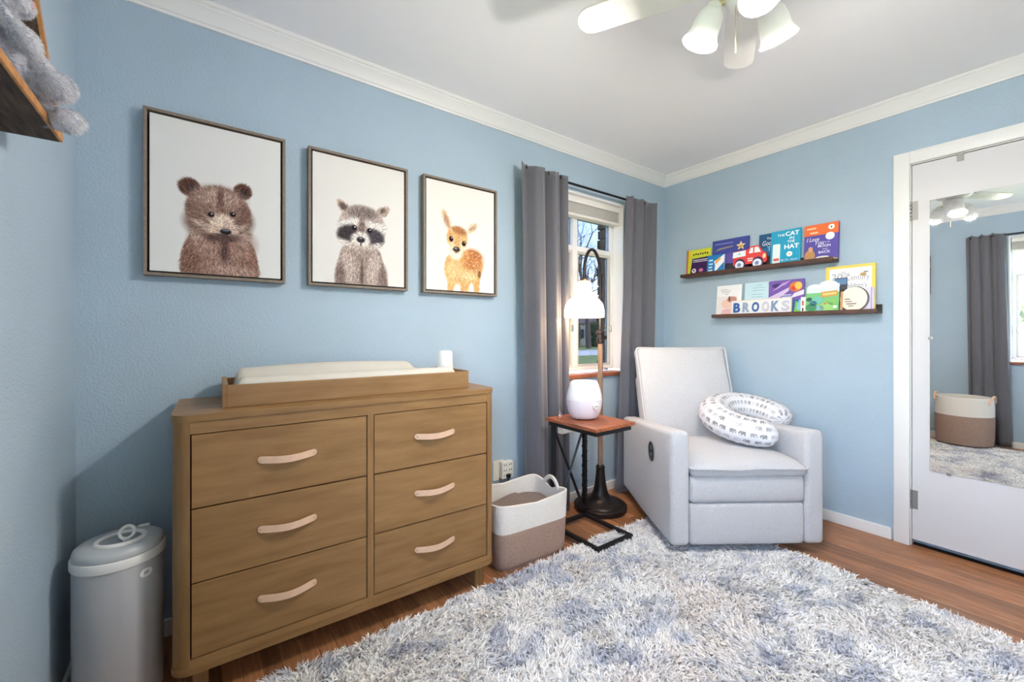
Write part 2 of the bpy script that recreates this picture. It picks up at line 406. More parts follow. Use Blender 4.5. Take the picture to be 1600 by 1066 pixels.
# ================================================================== ceiling fan with three lit shades
FX, FY, FZ = 1.325, .60, 2.235
M_fan = mat('fan_white', (238,237,233), .35)
M_shade = glassy('frosted_shade', .05, frost=.012, rough=.25)
M_bulb = emit('bulb_glow', (255,244,228), 1.2)
M_brass = mat('pale_brass', (214,196,150), .3, metal=.8)
fan = thing('ceiling_fan', 'white four-blade ceiling fan with three lit bell shades', 'ceiling fan', (FX, FY, ZC))
zz = FZ-ZC
link('canopy', MB().lathe([(.07,0),(.07,-.02),(.055,-.05),(.02,-.06)], 32).mesh(True), M_fan, fan)
link('downrod', MB().tube([(0,0,-.05),(0,0,zz+.06)], .013, 12).mesh(True), M_fan, fan)
link('motor_housing', MB().lathe([(.03,zz+.075),(.09,zz+.065),(.115,zz+.04),(.115,zz-.005),(.09,zz-.03),(.05,zz-.04)], 40).mesh(True), M_fan, fan)
link('light_hub', MB().lathe([(.045,zz-.04),(.06,zz-.05),(.06,zz-.085),(.045,zz-.105),(.012,zz-.115),(.008,zz-.13)], 32).mesh(True), M_fan, fan)
bp = rrect(.39, .108, .05, 8)
bl = MB().prism([(x, y-.054) for x, y in bp], -.003, .003).mesh(True)
ir = MB().prism([(.085,-.018),(.16,-.03),(.19,-.035),(.20,0),(.19,.035),(.16,.03),(.085,.018)], -.004, -.0005).mesh()
for k in range(4):
    a = R(28+90*k)
    o = link('blade', bl, M_fan, fan, (math.cos(a)*.135, math.sin(a)*.135, zz+.004), (R(9),0,a))
    link('blade_iron', ir, M_fan, fan, (0,0,zz+.002), (R(6),0,a))
cdir = math.atan2(FX, FY)                       # towards the camera line
Fv = Vector((.5927,.8054,0)); Rv = Vector((.8054,-.5927,0))
for lat, dep in ((-.080,.040), (.084,.030), (-.024,-.088)):
    d = (Rv*lat+Fv*dep); dn = d.normalized()
    ax = (dn*.42+Vector((0,0,-1))).normalized()          # shade axis, leaning outwards
    top = dn*.062+Vector((0,0,zz-.075)); nk = dn*.088+Vector((0,0,zz-.078))
    link('lamp_arm', MB().tube([dn*.05+Vector((0,0,zz-.07)), top, nk, nk+ax*.02], .009, 10).mesh(True), M_brass, fan)
    q = (-ax).to_track_quat('Z','Y').to_euler()
    sh = link('glass_shade', MB().lathe([(.018,-.012),(.030,-.016),(.038,-.03),(.042,-.055),(.043,-.078),(.046,-.092),(.053,-.108),(.054,-.111),(.051,-.108),(.044,-.092),(.040,-.078),(.039,-.055),(.035,-.032),(.028,-.019)], 40).mesh(True, 60), M_shade, fan, nk, q)
    link('socket', MB().lathe([(.0,.004),(.02,.004),(.024,-.004),(.024,-.018),(.015,-.02),(.015,-.035)], 24).mesh(True), M_fan, sh)
    link('bulb', MB().lathe([(0,-.036),(.013,-.036),(.016,-.05),(.028,-.072),(.030,-.086),(.022,-.100),(0,-.106)], 28).mesh(True, 80), M_bulb, sh)
    ld = bpy.data.lights.new('fan_bulb_light', 'POINT'); ld.energy = FAN_W; ld.color = (1, .925, .85); ld.shadow_soft_size = .035
    lo = bpy.data.objects.new('fan_bulb_light', ld); C.objects.link(lo); lo.parent = fan; lo.location = nk+ax*.101
link('pull_chain', MB().tube([Vector((0,0,zz-.11))+Rv*-.035+Fv*.0, Vector((0,0,zz-.25))+Rv*-.035], .0015, 6).mesh(), M_brass, fan)

# ================================================================== dresser
M_dw = mat('dresser_wood', (156,119,77), .42, col2=(132,98,60), vscale=5, stretch=(1,6,7), rand=.05, bump=.04, bscale=60, detail=6, spec=.35)
M_dwv = mat('dresser_wood_upright', (154,117,76), .42, col2=(130,96,58), vscale=5, stretch=(7,6,1), bump=.04, bscale=60, detail=6, spec=.35)
M_dark = mat('dresser_shadow_gap', (44,28,20), .8)
M_leather = mat('tan_leather', (222,184,156), .55, var=.05, vscale=40, bump=.1, bscale=300)
DW, DD = 1.145, .415
ds = thing('dresser', 'brown wooden six-drawer dresser with pale leather strap handles', 'dresser', (-.078, 1.60, 0), (0,0,R(-1.3)))
def plan(o): return [(x-o, y-o) for x, y in rrect(DW+2*o, DD+2*o-.002, .048+o, 8, corners=(1,1,0,0))]
link('top', MB().prism(plan(.004), .868, .888).mesh(True, 30), M_dw, ds)
link('base', MB().prism(plan(.003), .100, .121).mesh(True, 30), M_dw, ds)
link('carcass', box((.012,.03,.121), (DW-.012,DD-.004,.868)), M_dark, ds)
for s in (0, 1):
    arc = [p for p in rrect(DW, DD, .048, 8, corners=(1,1,0,0)) if p[0] < .044 and p[1] < .2]
    pts = [(.045,0)]+sorted(arc, key=lambda p: -p[0])+[(0,DD),(.014,DD),(.014,.05),(.045,.05)]
    if s: pts = [(DW-x, y) for x, y in pts]
    link('side_panel', MB().prism(pts, .121, .868).mesh(True, 30), M_dwv, ds)
link('top_rail', box((.0452,.001,.829), (DW-.0452,.03,.868)), M_dw, ds)
link('bottom_rail', box((.0452,.001,.121), (DW-.0452,.03,.144)), M_dw, ds)
link('divider', box((.5735,.0005,.144), (.5965,.03,.829)), M_dwv, ds)
def strap(wd):
    """bowed leather strap with rounded ends, hanging slightly"""
    v = []; f = []; ts = [.5-.5*math.cos(math.pi*i/26) for i in range(27)]; n = 26
    for t in ts:
        x = wd*t; e = min(t, 1-t)*wd; hw = .0115*min(1, math.sqrt(max(0, 1-(1-min(1, e/.011))**2))*.98+.02)
        y = -.0015-.021*math.sin(math.pi*t)**1.3; z = -.005*math.sin(math.pi*t)
        v += [(x,y,z-hw),(x,y,z+hw),(x,y+.003,z+hw),(x,y+.003,z-hw)]
    for i in range(n):
        for j in range(4): f.append((4*i+j, 4*i+(j+1)%4, 4*i+4+(j+1)%4, 4*i+4+j))
    f += [(3,2,1,0), tuple(4*n+j for j in range(4))]
    return MB().add(v, f).mesh(True, 50)
for x0, x1 in ((.0485,.5705),(.5995,1.0965)):
    for r_ in range(3):
        z0 = .1475+r_*.2275; z1 = z0+.2230
        ox, oz = (x0+x1)/2, (z0+z1)/2
        dr = link('drawer', box((x0-ox,0,z0-oz), (x1-ox,.02,z1-oz), .0015), M_dw, ds, (ox,.002,oz))
        hd = link('handle', strap(.178), M_leather, dr, (-.089,-.003,.008))
        for sx in (-.080, .080): link('screw', MB().tube([(sx,-.001,.008),(sx,-.0085,.008),(sx,-.0095,.008)], [.0042,.0042,.002], 12).mesh(True), M_brass, dr)
for x, y in ((.05,.03),(DW-.09,.03),(.05,DD-.07),(DW-.09,DD-.07)):
    link('foot', box((x,y,0), (x+.04,y+.04,.10), .003), M_dwv, ds)
# changing tray, pad and cup on the dresser (same slight turn as the dresser)
trz = R(-1.3)
tr = thing('changing_tray', 'low brown wooden changing tray standing on the dresser', 'tray', (.062, 1.682, .8885), (0,0,trz))
tw, td, th = .905, .312, .078
M_tray = mat('tray_wood', (156,121,82), .42, col2=(136,102,66), vscale=5, stretch=(1,6,7), bump=.04, bscale=60, spec=.35)
link('front_board', box((.0,0,0), (tw-.0002,.016,th-.004), .0015), M_tray, tr)
link('back_board', box((.0,td-.016,0), (tw,td,th-.004), .0015), M_tray, tr)
link('end_board', box((-.012,0.001,0), (.004,td,th), .0015), M_tray, tr)
link('end_board', box((tw-.006,.001,0), (tw+.010,td,th), .0015), M_tray, tr)
link('bottom_board', box((.005,.017,.001), (tw-.007,td-.017,.008)), M_tray, tr)
M_pad = mat('pad_vinyl', (204,198,186), .55, var=.02, vscale=12, bump=.12, bscale=60)
pad = thing('changing_pad', 'cream contoured changing pad lying in the wooden tray', 'changing pad', (.062, 1.682, .898), (0,0,trz))
nx, ny = 60, 28; v = []; f = []
for i in range(nx+1):
    s = i/nx; x = .018+s*(tw-.05)
    en = min(1, min(s, 1-s)*30)**.5
    for j in range(ny+1):
        t = j/ny; y = .02+t*(td-.042)
        front = math.exp(-((t-.06)/.16)**2)*.075; back = math.exp(-((t-.93)/.2)**2)*(.088+.014*math.sin(math.pi*min(1, s*1.1)))*(1 if s < .83 else max(.62, 1-(s-.83)*9))
        z = .012+max(.055, front, back)*en*(1 if 0 < j < ny else .8)
        v.append((x, y, z))
for i in range(nx):
    for j in range(ny): a = i*(ny+1)+j; f.append((a, a+ny+1, a+ny+2, a+1))
n0 = len(v); v += [(x, y, .0) for x, y, z in v]
for i in range(nx):
    for j in range(ny): a = n0+i*(ny+1)+j; f.append((a, a+1, a+ny+2, a+ny+1))
for i in range(nx):
    for j, fl_ in ((0, 0), (ny, 1)): a = i*(ny+1)+j; q = (a, n0+a, n0+a+ny+1, a+ny+1); f.append(q if fl_ else q[::-1])
for j in range(ny):
    for i in (0, nx): a = i*(ny+1)+j; q = (a, a+1, n0+a+1, n0+a); f.append(q)
link('cover', MB().add(v, f).mesh(True, 70), M_pad, pad)
link('seam', MB().tube([(.02+i*.02*(tw-.05)/.86, .0185, .060) for i in range(43)], .0018, 6).mesh(True), M_pad, pad)
cup = thing('cup', 'plain white cup standing at the end of the changing pad', 'cup', (.945, 1.832, .9655))
link('body', MB().lathe([(.036,0),(.038,.003),(.033,.08),(.028,.086),(0,.087)], 36).mesh(True, 45), mat('matt_white', (238,236,236), .5), cup)
link('band', MB().lathe([(.0385,.002),(.0390,.004),(.0388,.010),(.0378,.0105)], 36).mesh(True), M_white, cup)

# ================================================================== three animal prints (painted on the canvas as colour, the print itself)
GW, GH, CWd, CHt = 200, 274, .42, .575
def ell(U, V, cx, cy, rx, ry, rot=0):
    a = R(rot); x = (U-cx)*math.cos(a)+(V-cy)*math.sin(a); y = -(U-cx)*math.sin(a)+(V-cy)*math.cos(a)
    return np.sqrt((x/rx)**2+(y/ry)**2)
def soft(d, w): return np.clip((1-d)/w+.5, 0, 1)
def inpoly(U, V, poly):
    m = np.zeros(U.shape, bool); n = len(poly); j = n-1
    for i in range(n):
        xi, yi = poly[i]; xj, yj = poly[j]
        m ^= ((yi > V) != (yj > V)) & (U < (xj-xi)*(V-yi)/(yj-yi+1e-12)+xi); j = i
    g = m.astype(float)
    for _ in range(2): g = (g+np.roll(g,1,0)+np.roll(g,-1,0)+np.roll(g,1,1)+np.roll(g,-1,1))/5
    return g
def smoothpoly(p, k=3):
    p = [np.array(q, float) for q in p]
    for _ in range(k):
        o = []
        for i in range(len(p)): a, b_ = p[i], p[(i+1) % len(p)]; o += [a*.75+b_*.25, a*.25+b_*.75]
        p = o
    return [tuple(q) for q in p]
def paint(layers, feats, flow, seed, nstroke=15000, L=(4,9), contrast=.30, bgc=(226,226,224)):
    r = np.random.default_rng(seed)
    u = np.linspace(0, CWd, GW); v_ = np.linspace(0, CHt, GH); U, V = np.meshgrid(u, v_, indexing='ij')
    img = np.ones((GW, GH, 3))*np.array(bgc); fm = np.zeros((GW, GH))
    for m, c, fur in [l(U, V) for l in layers]:
        img = img*(1-m[...,None])+np.array(c)*m[...,None]
        fm = np.maximum(fm, m) if fur else fm
    src = img.copy(); k = 0
    ii = np.argwhere(fm > .7)
    for i, j in ii[r.integers(0, len(ii), nstroke)]:
        fx, fy = flow(u[i], v_[j]); n = math.hypot(fx, fy)+1e-9; an = math.atan2(fy, fx)+r.normal()*.22
        le = r.integers(*L); c = src[i, j]*(1+r.normal()*contrast*(.5+fm[i,j]*.5)); dx, dy = math.cos(an), math.sin(an)
        for s in range(le):
            a, b_ = int(round(i+dx*s)), int(round(j+dy*s))
            if 0 <= a < GW and 0 <= b_ < GH:
                al = .7*(1-s/le); img[a, b_] = img[a, b_]*(1-al)+c*al
    for m, c in [l(U, V) for l in feats]: img = img*(1-m[...,None])+np.array(c)*m[...,None]
    img = np.clip(img, 4, 250)/255
    return np.where(img <= .04045, img/12.92, ((img+.055)/1.055)**2.4)
def E_(cx, cy, rx, ry, c, rot=0, w=.25, fur=True): return lambda U, V: (soft(ell(U,V,cx,cy,rx,ry,rot), w), c, fur)
def P_(poly, c, fur=True, k=3, a=1): return lambda U, V: (inpoly(U,V,smoothpoly(poly,k))*a, c, fur)
def F_(cx, cy, rx, ry, c, rot=0, w=.3): return lambda U, V: (soft(ell(U,V,cx,cy,rx,ry,rot), w), c)
def flow_from(cx, cy, ysplit):
    def fl2(x, y):
        if y < ysplit: return ((x-cx)*.8+ (.02 if x < cx else -.02), -.12)
        return (x-cx, y-cy)
    return fl2
bear = paint([
    P_([(.085,-.03),(.088,.07),(.105,.13),(.13,.165),(.21,.15),(.30,.165),(.325,.12),(.337,.07),(.345,-.03)], (128,96,84)),
    E_(.140,.150,.022,.030,(196,176,166),25,1.0), E_(.292,.158,.022,.030,(196,176,166),-25,1.0), E_(.17,.10,.04,.06,(156,126,114),30,1.2), E_(.275,.10,.04,.06,(152,122,110),-30,1.2),
    E_(.225,.095,.012,.055,(88,68,64),0,1.0), E_(.215,.02,.06,.03,(166,138,126),0,1.2), E_(.29,.02,.04,.025,(168,140,128),0,1.2),
    E_(.116,.325,.034,.034,(92,64,54)), E_(.285,.340,.031,.031,(92,64,54)), E_(.124,.322,.018,.02,(56,44,44),0,.6), E_(.288,.332,.016,.018,(56,44,44),0,.6),
    E_(.208,.245,.104,.100,(122,94,84),0,.12), E_(.206,.30,.075,.042,(168,142,130),0,1.0), E_(.212,.295,.010,.045,(110,84,76),0,1.0), E_(.135,.20,.035,.04,(132,106,96),0,1), E_(.283,.22,.035,.045,(116,90,80),0,1),
    E_(.155,.190,.034,.012,(178,156,146),-28,.9), E_(.268,.190,.032,.012,(176,154,144),30,.9), E_(.178,.232,.026,.02,(140,114,104),0,1), E_(.252,.244,.022,.02,(138,112,102),0,1),
    E_(.217,.205,.040,.034,(220,196,180),0,.4), E_(.215,.174,.048,.020,(204,178,162),0,.6), E_(.216,.148,.055,.016,(92,72,68),5,.8)],
    [F_(.181,.233,.0125,.012,(120,98,92)), F_(.252,.245,.0125,.012,(118,96,90)), F_(.181,.232,.0098,.0095,(34,28,30)), F_(.252,.244,.0098,.0095,(34,28,30)), F_(.184,.236,.0026,.0026,(190,190,195)), F_(.255,.248,.0026,.0026,(190,190,195)),
     F_(.229,.172,.0185,.0115,(38,34,40)), F_(.229,.178,.012,.004,(110,112,124),0,.6), F_(.22,.157,.028,.003,(82,62,58),-6,.8)],
    flow_from(.218,.19,.15), 11)
rac = paint([
    P_([(.09,-.03),(.097,.06),(.112,.13),(.13,.18),(.21,.19),(.295,.18),(.312,.12),(.328,.06),(.345,-.03)], (158,140,132)),
    E_(.155,.08,.03,.075,(188,172,164),8,1), E_(.265,.08,.03,.075,(188,172,164),-8,1), E_(.213,.05,.008,.06,(92,80,76),0,1), E_(.118,.04,.02,.05,(122,104,98),0,1), E_(.312,.04,.02,.05,(122,104,98),0,1),
    P_([(.098,.392),(.108,.335),(.145,.32),(.168,.352)], (186,164,152), k=2), P_([(.11,.376),(.117,.34),(.14,.33),(.155,.35)], (84,72,72), k=2, a=.9),
    P_([(.340,.388),(.345,.36),(.318,.325),(.275,.352),(.30,.378)], (186,164,152), k=2), P_([(.33,.376),(.31,.342),(.292,.355),(.306,.37)], (96,82,80), k=2, a=.8),
    E_(.218,.27,.106,.098,(176,160,152),0,.12), E_(.218,.335,.06,.03,(128,116,112),0,1.0), E_(.135,.265,.03,.022,(226,220,214),-10,.8), E_(.305,.272,.03,.024,(226,220,214),10,.8),
    E_(.172,.287,.04,.016,(230,224,218),12,.6), E_(.262,.285,.038,.016,(230,224,218),-10,.6), E_(.148,.232,.046,.036,(64,58,62),28,.45), E_(.275,.228,.044,.036,(72,66,72),-30,.45),
    E_(.212,.262,.014,.05,(128,108,104),0,1), E_(.208,.21,.040,.034,(226,218,212),0,.4), E_(.207,.176,.05,.012,(190,176,168),0,.9), E_(.14,.19,.03,.012,(206,196,190),-20,.9), E_(.28,.19,.03,.012,(206,196,190),22,.9)],
    [F_(.178,.262,.013,.013,(50,42,44)), F_(.249,.258,.013,.013,(54,46,46)), F_(.178,.262,.0085,.0085,(18,15,18)), F_(.249,.258,.0085,.0085,(18,15,18)), F_(.181,.266,.003,.003,(235,235,240)), F_(.252,.262,.003,.003,(235,235,240)),
     F_(.208,.210,.019,.014,(46,40,46)), F_(.208,.217,.009,.004,(140,136,146),0,.6), F_(.208,.192,.003,.012,(80,70,72),0,.6)],
    flow_from(.21,.215,.18), 12, bgc=(228,226,222))
fsp = np.random.default_rng(5)
spots = [F_(.235+fsp.random()*.095, .12+fsp.random()*.10, .0030, .0026, (230,198,160)) for _ in range(34)]
fawn = paint([
    P_([(.118,-.03),(.126,.05),(.104,.10),(.106,.15),(.13,.20),(.215,.22),(.262,.234),(.318,.218),(.342,.165),(.338,.12),(.322,.08),(.318,-.03),(.288,-.03),(.282,.055),(.255,.05),(.246,-.03),(.205,-.03),(.20,.05),(.165,.045),(.148,-.03)], (216,166,112)),
    E_(.28,.17,.06,.06,(190,126,76),0,.8), E_(.29,.21,.045,.02,(176,110,66),-15,.8), E_(.16,.11,.045,.06,(226,184,132),0,1), E_(.25,.09,.05,.03,(232,196,148),0,1), E_(.32,.105,.01,.022,(120,84,58),0,.7),
    E_(.117,.375,.020,.056,(222,190,158),22,.4), E_(.119,.372,.010,.040,(178,138,116),22,.8), E_(.274,.352,.040,.020,(226,200,170),42,.4), E_(.276,.352,.026,.010,(190,160,130),42,.8),
    E_(.182,.285,.062,.062,(218,170,116),0,.15), E_(.195,.325,.04,.022,(170,116,76),-10,.9), E_(.178,.23,.040,.050,(234,210,178),0,.4), E_(.17,.195,.032,.02,(240,226,206),0,.8), E_(.18,.26,.018,.03,(206,160,112),0,1)],
    spots+[F_(.144,.278,.0125,.015,(70,50,42),15), F_(.222,.262,.0125,.015,(66,48,40),-10), F_(.145,.278,.009,.011,(24,18,18)), F_(.222,.262,.009,.011,(24,18,18)), F_(.148,.284,.0026,.0026,(230,230,232)), F_(.225,.268,.0026,.0026,(230,230,232)),
     F_(.176,.225,.022,.014,(62,52,52)), F_(.172,.230,.010,.005,(150,140,140),0,.6), F_(.176,.207,.012,.0025,(120,96,84))],
    flow_from(.178,.25,.19), 13, contrast=.2, bgc=(230,228,222))
M_print = vcol('canvas_print', .85, .12, 700)
M_pframe = mat('grey_brown_frame', (128,116,104), .6, var=.14, vscale=14, stretch=(6,6,6), bump=.1, bscale=120)
M_lin = mat('frame_rebate_black', (22,18,18), .8)
def picture(x0, img, label, name='framed_print'):
    p = thing(name, label, 'picture', (x0, D-.002, 1.348))
    W_, H_, t, dp = .456, .610, .011, .038
    for nm, a, c in (('frame_rail', (0,-dp,0), (W_,0,t)), ('frame_rail', (0,-dp,H_-t), (W_,0,H_)), ('frame_stile', (0,-dp,t), (t,0,H_-t)), ('frame_stile', (W_-t,-dp,t), (W_,0,H_-t))):
        link(nm, box(a, c, .0012), M_pframe, p)
    link('backing', box((t,-.012,t), (W_-t,-.002,H_-t)), M_lin, p)
    ox, oz = (W_-CWd)/2, (H_-CHt)/2
    v = [(ox+CWd*i/(GW-1), -.031, oz+CHt*j/(GH-1)) for i in range(GW) for j in range(GH)]
    idx = np.arange(GW*GH).reshape(GW, GH); q = np.stack([idx[:-1,:-1], idx[1:,:-1], idx[1:,1:], idx[:-1,1:]], -1).reshape(-1, 4)
    me = pyd(v, q.tolist())
    at = me.color_attributes.new('tone', 'FLOAT_COLOR', 'POINT'); at.data.foreach_set('color', np.concatenate([img.reshape(-1,3), np.ones((GW*GH,1))], 1).astype(np.float32).ravel())
    cv = link('canvas', box((ox,-.0308,oz), (ox+CWd,-.012,oz+CHt)), mat('canvas_edge', (226,226,224), .85), p)
    link('print', me, M_print, cv)
picture(-.176, bear, 'grey-framed canvas print of a brown bear cub, nearest the room corner')
picture(.369, rac, 'grey-framed canvas print of a raccoon between the other two animal prints')
picture(.909, fawn, 'grey-framed canvas print of a spotted fawn beside the curtain')

# ================================================================== curtains
M_curt = mat('grey_curtain', (98,98,106), .85, var=.06, vscale=120, bump=.25, bscale=500, sheen=.3)
M_rod = mat('rod_black', (30,32,40), .4, metal=.5)
def curtain(name, label, x0t, x1t, x0b, x1b, folds, seed, loc, rz, ztop, zbot=.018, amp=.042, grp=None):
    """hanging panel in local xz, folds along y; local y=0 is the rod line"""
    r = random.Random(seed); ph = r.random()*6; nx, nz = 150, 40; v = []; f = []
    kx = [0]+sorted(r.uniform(.04,.96) for _ in range(3))+[1]
    for j in range(nz+1):
        t = j/nz; z = ztop-(ztop-zbot)*t; xa = x0t+(x0b-x0t)*t; xb = x1t+(x1b-x1t)*t
        for i in range(nx+1):
            s = i/nx
            q = 2*math.pi*folds*(s+.045*math.sin(2*math.pi*s+seed))+ph
            y = amp*(.72+.28*t)*(math.sin(q)+.22*math.sin(2.1*q+1.3*t+seed)+.10*math.sin(3.7*q-2*t))
            x = xa+(xb-xa)*s+.010*math.cos(q)*(1+.5*t)
            tp = .012*math.sin(q*1.0+.6) if t < .02 else 0
            v.append((x, y, z+tp))
    for j in range(nz):
        for i in range(nx): a = j*(nx+1)+i; f.append((a, a+1, a+nx+2, a+nx+1))
    c = thing(name, label, 'curtain', loc, (0,0,rz))
    me = pyd(v, f, True); o = link('panel', me, M_curt, c)
    md = o.modifiers.new('thick', 'SOLIDIFY'); md.thickness = .004; md.offset = 0
    hm = [v[(nz-1)*(nx+1)+i] for i in range(0, nx+1, 2)]
    link('hem', MB().tube([(x, y, zbot+.004) for x, y, z in hm], .0035, 6).mesh(True), M_curt, c)
    for k in range(4):
        i = int((k+.5)/4*nx); x, y, z = v[i]; link('hook', MB().tube([(x,.004,ztop-.03),(x,0,ztop-.005),(x,-.006,ztop-.03)], .0025, 6).mesh(True), M_rod, c)
    return c
RY = D-.092
curtain('curtain', 'grey curtain panel hanging between the fawn print and the window', 1.487, 1.852, 1.515, 1.872, 2.6, 2, (0,RY-.014,0), 0, 2.135)
curtain('curtain', 'grey curtain panel hanging behind the white armchair by the corner', 2.462, 2.80, 2.36, 2.74, 2.5, 5, (0,RY,0), 0, 2.135, amp=.034)
curtain('curtain', 'grey curtain panel seen in the mirror beside the tall basket', .46, .72, .42, .70, 3.1, 9, (XL+.066,0,0), R(90), 2.135, amp=.03)
def rod(label, a, bb, out):
    a, bb, out = Vector(a), Vector(bb), Vector(out)
    c = thing('curtain_rod', label, 'curtain rod', a); d = bb-a
    link('rod', MB().tube([(0,0,0), d], .008, 10).mesh(True), M_rod, c)
    for p in (Vector((0,0,0)), d): link('bracket', MB().tube([p, p+out], .007, 8).mesh(True), M_rod, c)
rod('thin black curtain rod above the window beside the white armchair', (1.60,RY+.022,2.112), (2.72,RY+.022,2.112), (0,.068,0))
rod('thin black curtain rod reflected at the top of the mirror', (XL+.066,-.90,2.112), (XL+.066,.68,2.112), (-.064,0,0))

# ================================================================== floor lamp
M_lw = mat('grey_brown_pole', (150,122,98), .5, col2=(112,92,78), vscale=10, stretch=(8,8,1))
M_lshade = glassy('seeded_glass', .62, frost=1, glow=.22, rough=.08)
LX, LY = 2.075, 1.852
lamp = thing('floor_lamp', 'dark bronze arc floor lamp with lit glass dome and round base', 'floor lamp', (LX, LY, 0))
link('base', MB().lathe([(0,0),(.163,0),(.168,.006),(.168,.030),(.160,.036),(.145,.038),(.140,.046),(.132,.050),(.090,.060),(.062,.080),(.046,.115),(.037,.16),(.030,.22),(.027,.26),(.030,.264),(.030,.272),(.024,.276),(.022,.285)], 64).mesh(True, 35), M_bronze, lamp)
link('pole', MB().tube([(0,0,.28),(0,0,1.08)], .0165, 16).mesh(True), M_lw, lamp)
link('joint', MB().lathe([(.018,1.07),(.026,1.075),(.026,1.10),(.02,1.105),(.02,1.13),(.028,1.135),(.028,1.15),(.014,1.16)], 24).mesh(True), M_bronze, lamp)
link('joint_knob', MB().tube([(.02,-.0,1.11),(.045,-.012,1.11)], .012, 12).mesh(True), M_bronze, lamp)
hx, hy = 1.884-LX, 1.812-LY                      # shade position relative to the pole
pts = [(0,0,1.15),(0,0,1.42)]
for k in range(1, 15):
    a = math.pi*k/15; pts.append((hx*(1-math.cos(a))/2, hy*(1-math.cos(a))/2, 1.50+.165*math.sin(a)))
pts += [(hx,hy,1.49),(hx,hy,1.455)]
link('arc_arm', MB().tube(pts, .010, 12).mesh(True), M_bronze, lamp)
gs = link('glass_shade', MB().lathe([(.030,.222),(.034,.225),(.044,.215),(.047,.18),(.05,.155),(.062,.135),(.090,.112),(.112,.085),(.121,.05),(.122,.01),(.119,0),(.116,.002),(.118,.05),(.109,.083),(.087,.109),(.059,.131),(.046,.154),(.043,.18)], 48).mesh(True, 70), M_lshade, lamp, (hx,hy,1.232))
link('socket', MB().lathe([(0,.235),(.03,.232),(.032,.215),(.026,.20),(.026,.155),(.016,.15)], 24).mesh(True), mat('aged_brass', (176,122,70), .35, metal=.9), gs)
link('bulb', MB().lathe([(0,.15),(.014,.15),(.018,.135),(.032,.105),(.035,.08),(.026,.055),(0,.046)], 28).mesh(True, 80), M_bulb, gs)
ld = bpy.data.lights.new('lamp_light', 'POINT'); ld.energy = LAMP_W; ld.color = (1,.66,.38); ld.shadow_soft_size = .035
lo = bpy.data.objects.new('lamp_light', ld); C.objects.link(lo); lo.parent = lamp; lo.location = (hx,hy,1.245)

# ================================================================== C-shaped side table
M_tt = mat('acacia_top', (176,104,66), .35, col2=(112,58,36), vscale=9, stretch=(10,1.2,6), rand=.22, spec=.5)
tb = thing('side_table', 'small black metal C-table with reddish wooden plank top', 'side table', (1.60, 1.45, .022))
TW, TD, TH = .315, .385, .626
b = MB(); r = .011
for k in range(5):
    x0 = -.008+k*TW/5
    link('top_plank', box((-TW/10+.0004,-TD/2,0), (TW/10-.0004,TD/2,.018), .0015), M_tt, tb, (x0+TW/10, TD/2, TH-.016))
link('top_frame', MB().box((.008,.012,TH-.040), (TW-.030,.026,TH-.0165)).box((.008,TD-.03,TH-.040), (TW-.030,TD-.014,TH-.0165)).box((.008,.026,TH-.040), (.022,TD-.03,TH-.0165)).box((TW-.044,.026,TH-.040), (TW-.030,TD-.03,TH-.0165)).mesh(), M_black, tb)
lx0, lx1, ly = .020, .275, TD-.036
for x in (lx0, lx1): link('leg', box((x-.011,ly-.011,0), (x+.011,ly+.011,TH-.041), .001), M_black, tb)
link('brace', MB().tube([(lx0,ly,TH-.05),(lx1,ly,.03)], .010, 4).mesh(), M_black, tb)
link('brace', MB().tube([(lx1,ly-.004,TH-.05),(lx0,ly-.004,.03)], .010, 4).mesh(), M_black, tb)
link('foot_frame', MB().box((lx0-.011,.0,0), (lx0+.011,ly-.011,.018)).box((lx1-.011,.0,0), (lx1+.011,ly-.011,.018)).box((lx0+.011,0,0), (lx1-.011,.022,.018)).box((lx0+.011,ly-.011,0), (lx1-.011,ly+.011,.018)).mesh(), M_black, tb)
link('power_strip', box((.035,ly-.055,TH-.085), (.16,ly-.018,TH-.0405), .004), M_offwhite, tb)
cp = [(lx1+.016*math.cos(k*.55), ly+.016*math.sin(k*.55), TH-.06-k*.0052) for k in range(105)]
cd = thing('lamp_cord', 'black lamp cord coiled around the side table leg', 'cord', tb.location)
link('cord', MB().tube([(lx1-.09,ly-.02,TH-.048),(lx1-.04,ly-.016,TH-.075)]+cp+[(lx1+.05,ly+.06,.02),(lx1+.10,ly+.16,-.016)], .0035, 6).mesh(True), M_black, cd)
# humidifier and a small glass bud on the table
hu = thing('humidifier', 'rounded white humidifier with a dial on the side table', 'humidifier', (1.752, 1.685, .6515), (0,0,R(-30)))
prof = [(0,.004),(.070,.004),(.078,.008),(.086,.02),(.096,.05),(.102,.085),(.103,.11)]
M_hum = mat('humidifier_white', (238,234,238), .22, coat=.3)
def squash(me):
    for v in me.vertices: v.co.y *= .86
    me.update(); return me
link('tank', squash(MB().lathe([(.1025,.108),(.1025,.114),(.100,.135),(.093,.165),(.083,.195),(.076,.208),(.066,.215),(.03,.218),(0,.218)], 56).mesh(True, 50)), M_hum, hu)
link('base', squash(MB().lathe(prof, 56).mesh(True, 50)), mat('humidifier_tint', (226,218,228), .25, coat=.3), hu)
for k in range(4): a = R(45+90*k); link('foot', MB().lathe([(.008,-.0012),(.008,.006),(0,.006)], 12, .055*math.cos(a), .047*math.sin(a)).mesh(True), M_black, hu)
da = R(-66)
def onhum(z, rad): return (rad*math.cos(da), rad*.86*math.sin(da), z)
dn = Vector((math.cos(da), math.sin(da)*1.1, -.1)).normalized(); q = dn.to_track_quat('Z','Y').to_euler()
dl = link('dial', MB().lathe([(.021,-.004),(.021,.004),(.018,.006),(.018,.012),(.016,.014),(0,.014)], 28).mesh(True, 35), M_white, hu, onhum(.082,.0985), q)
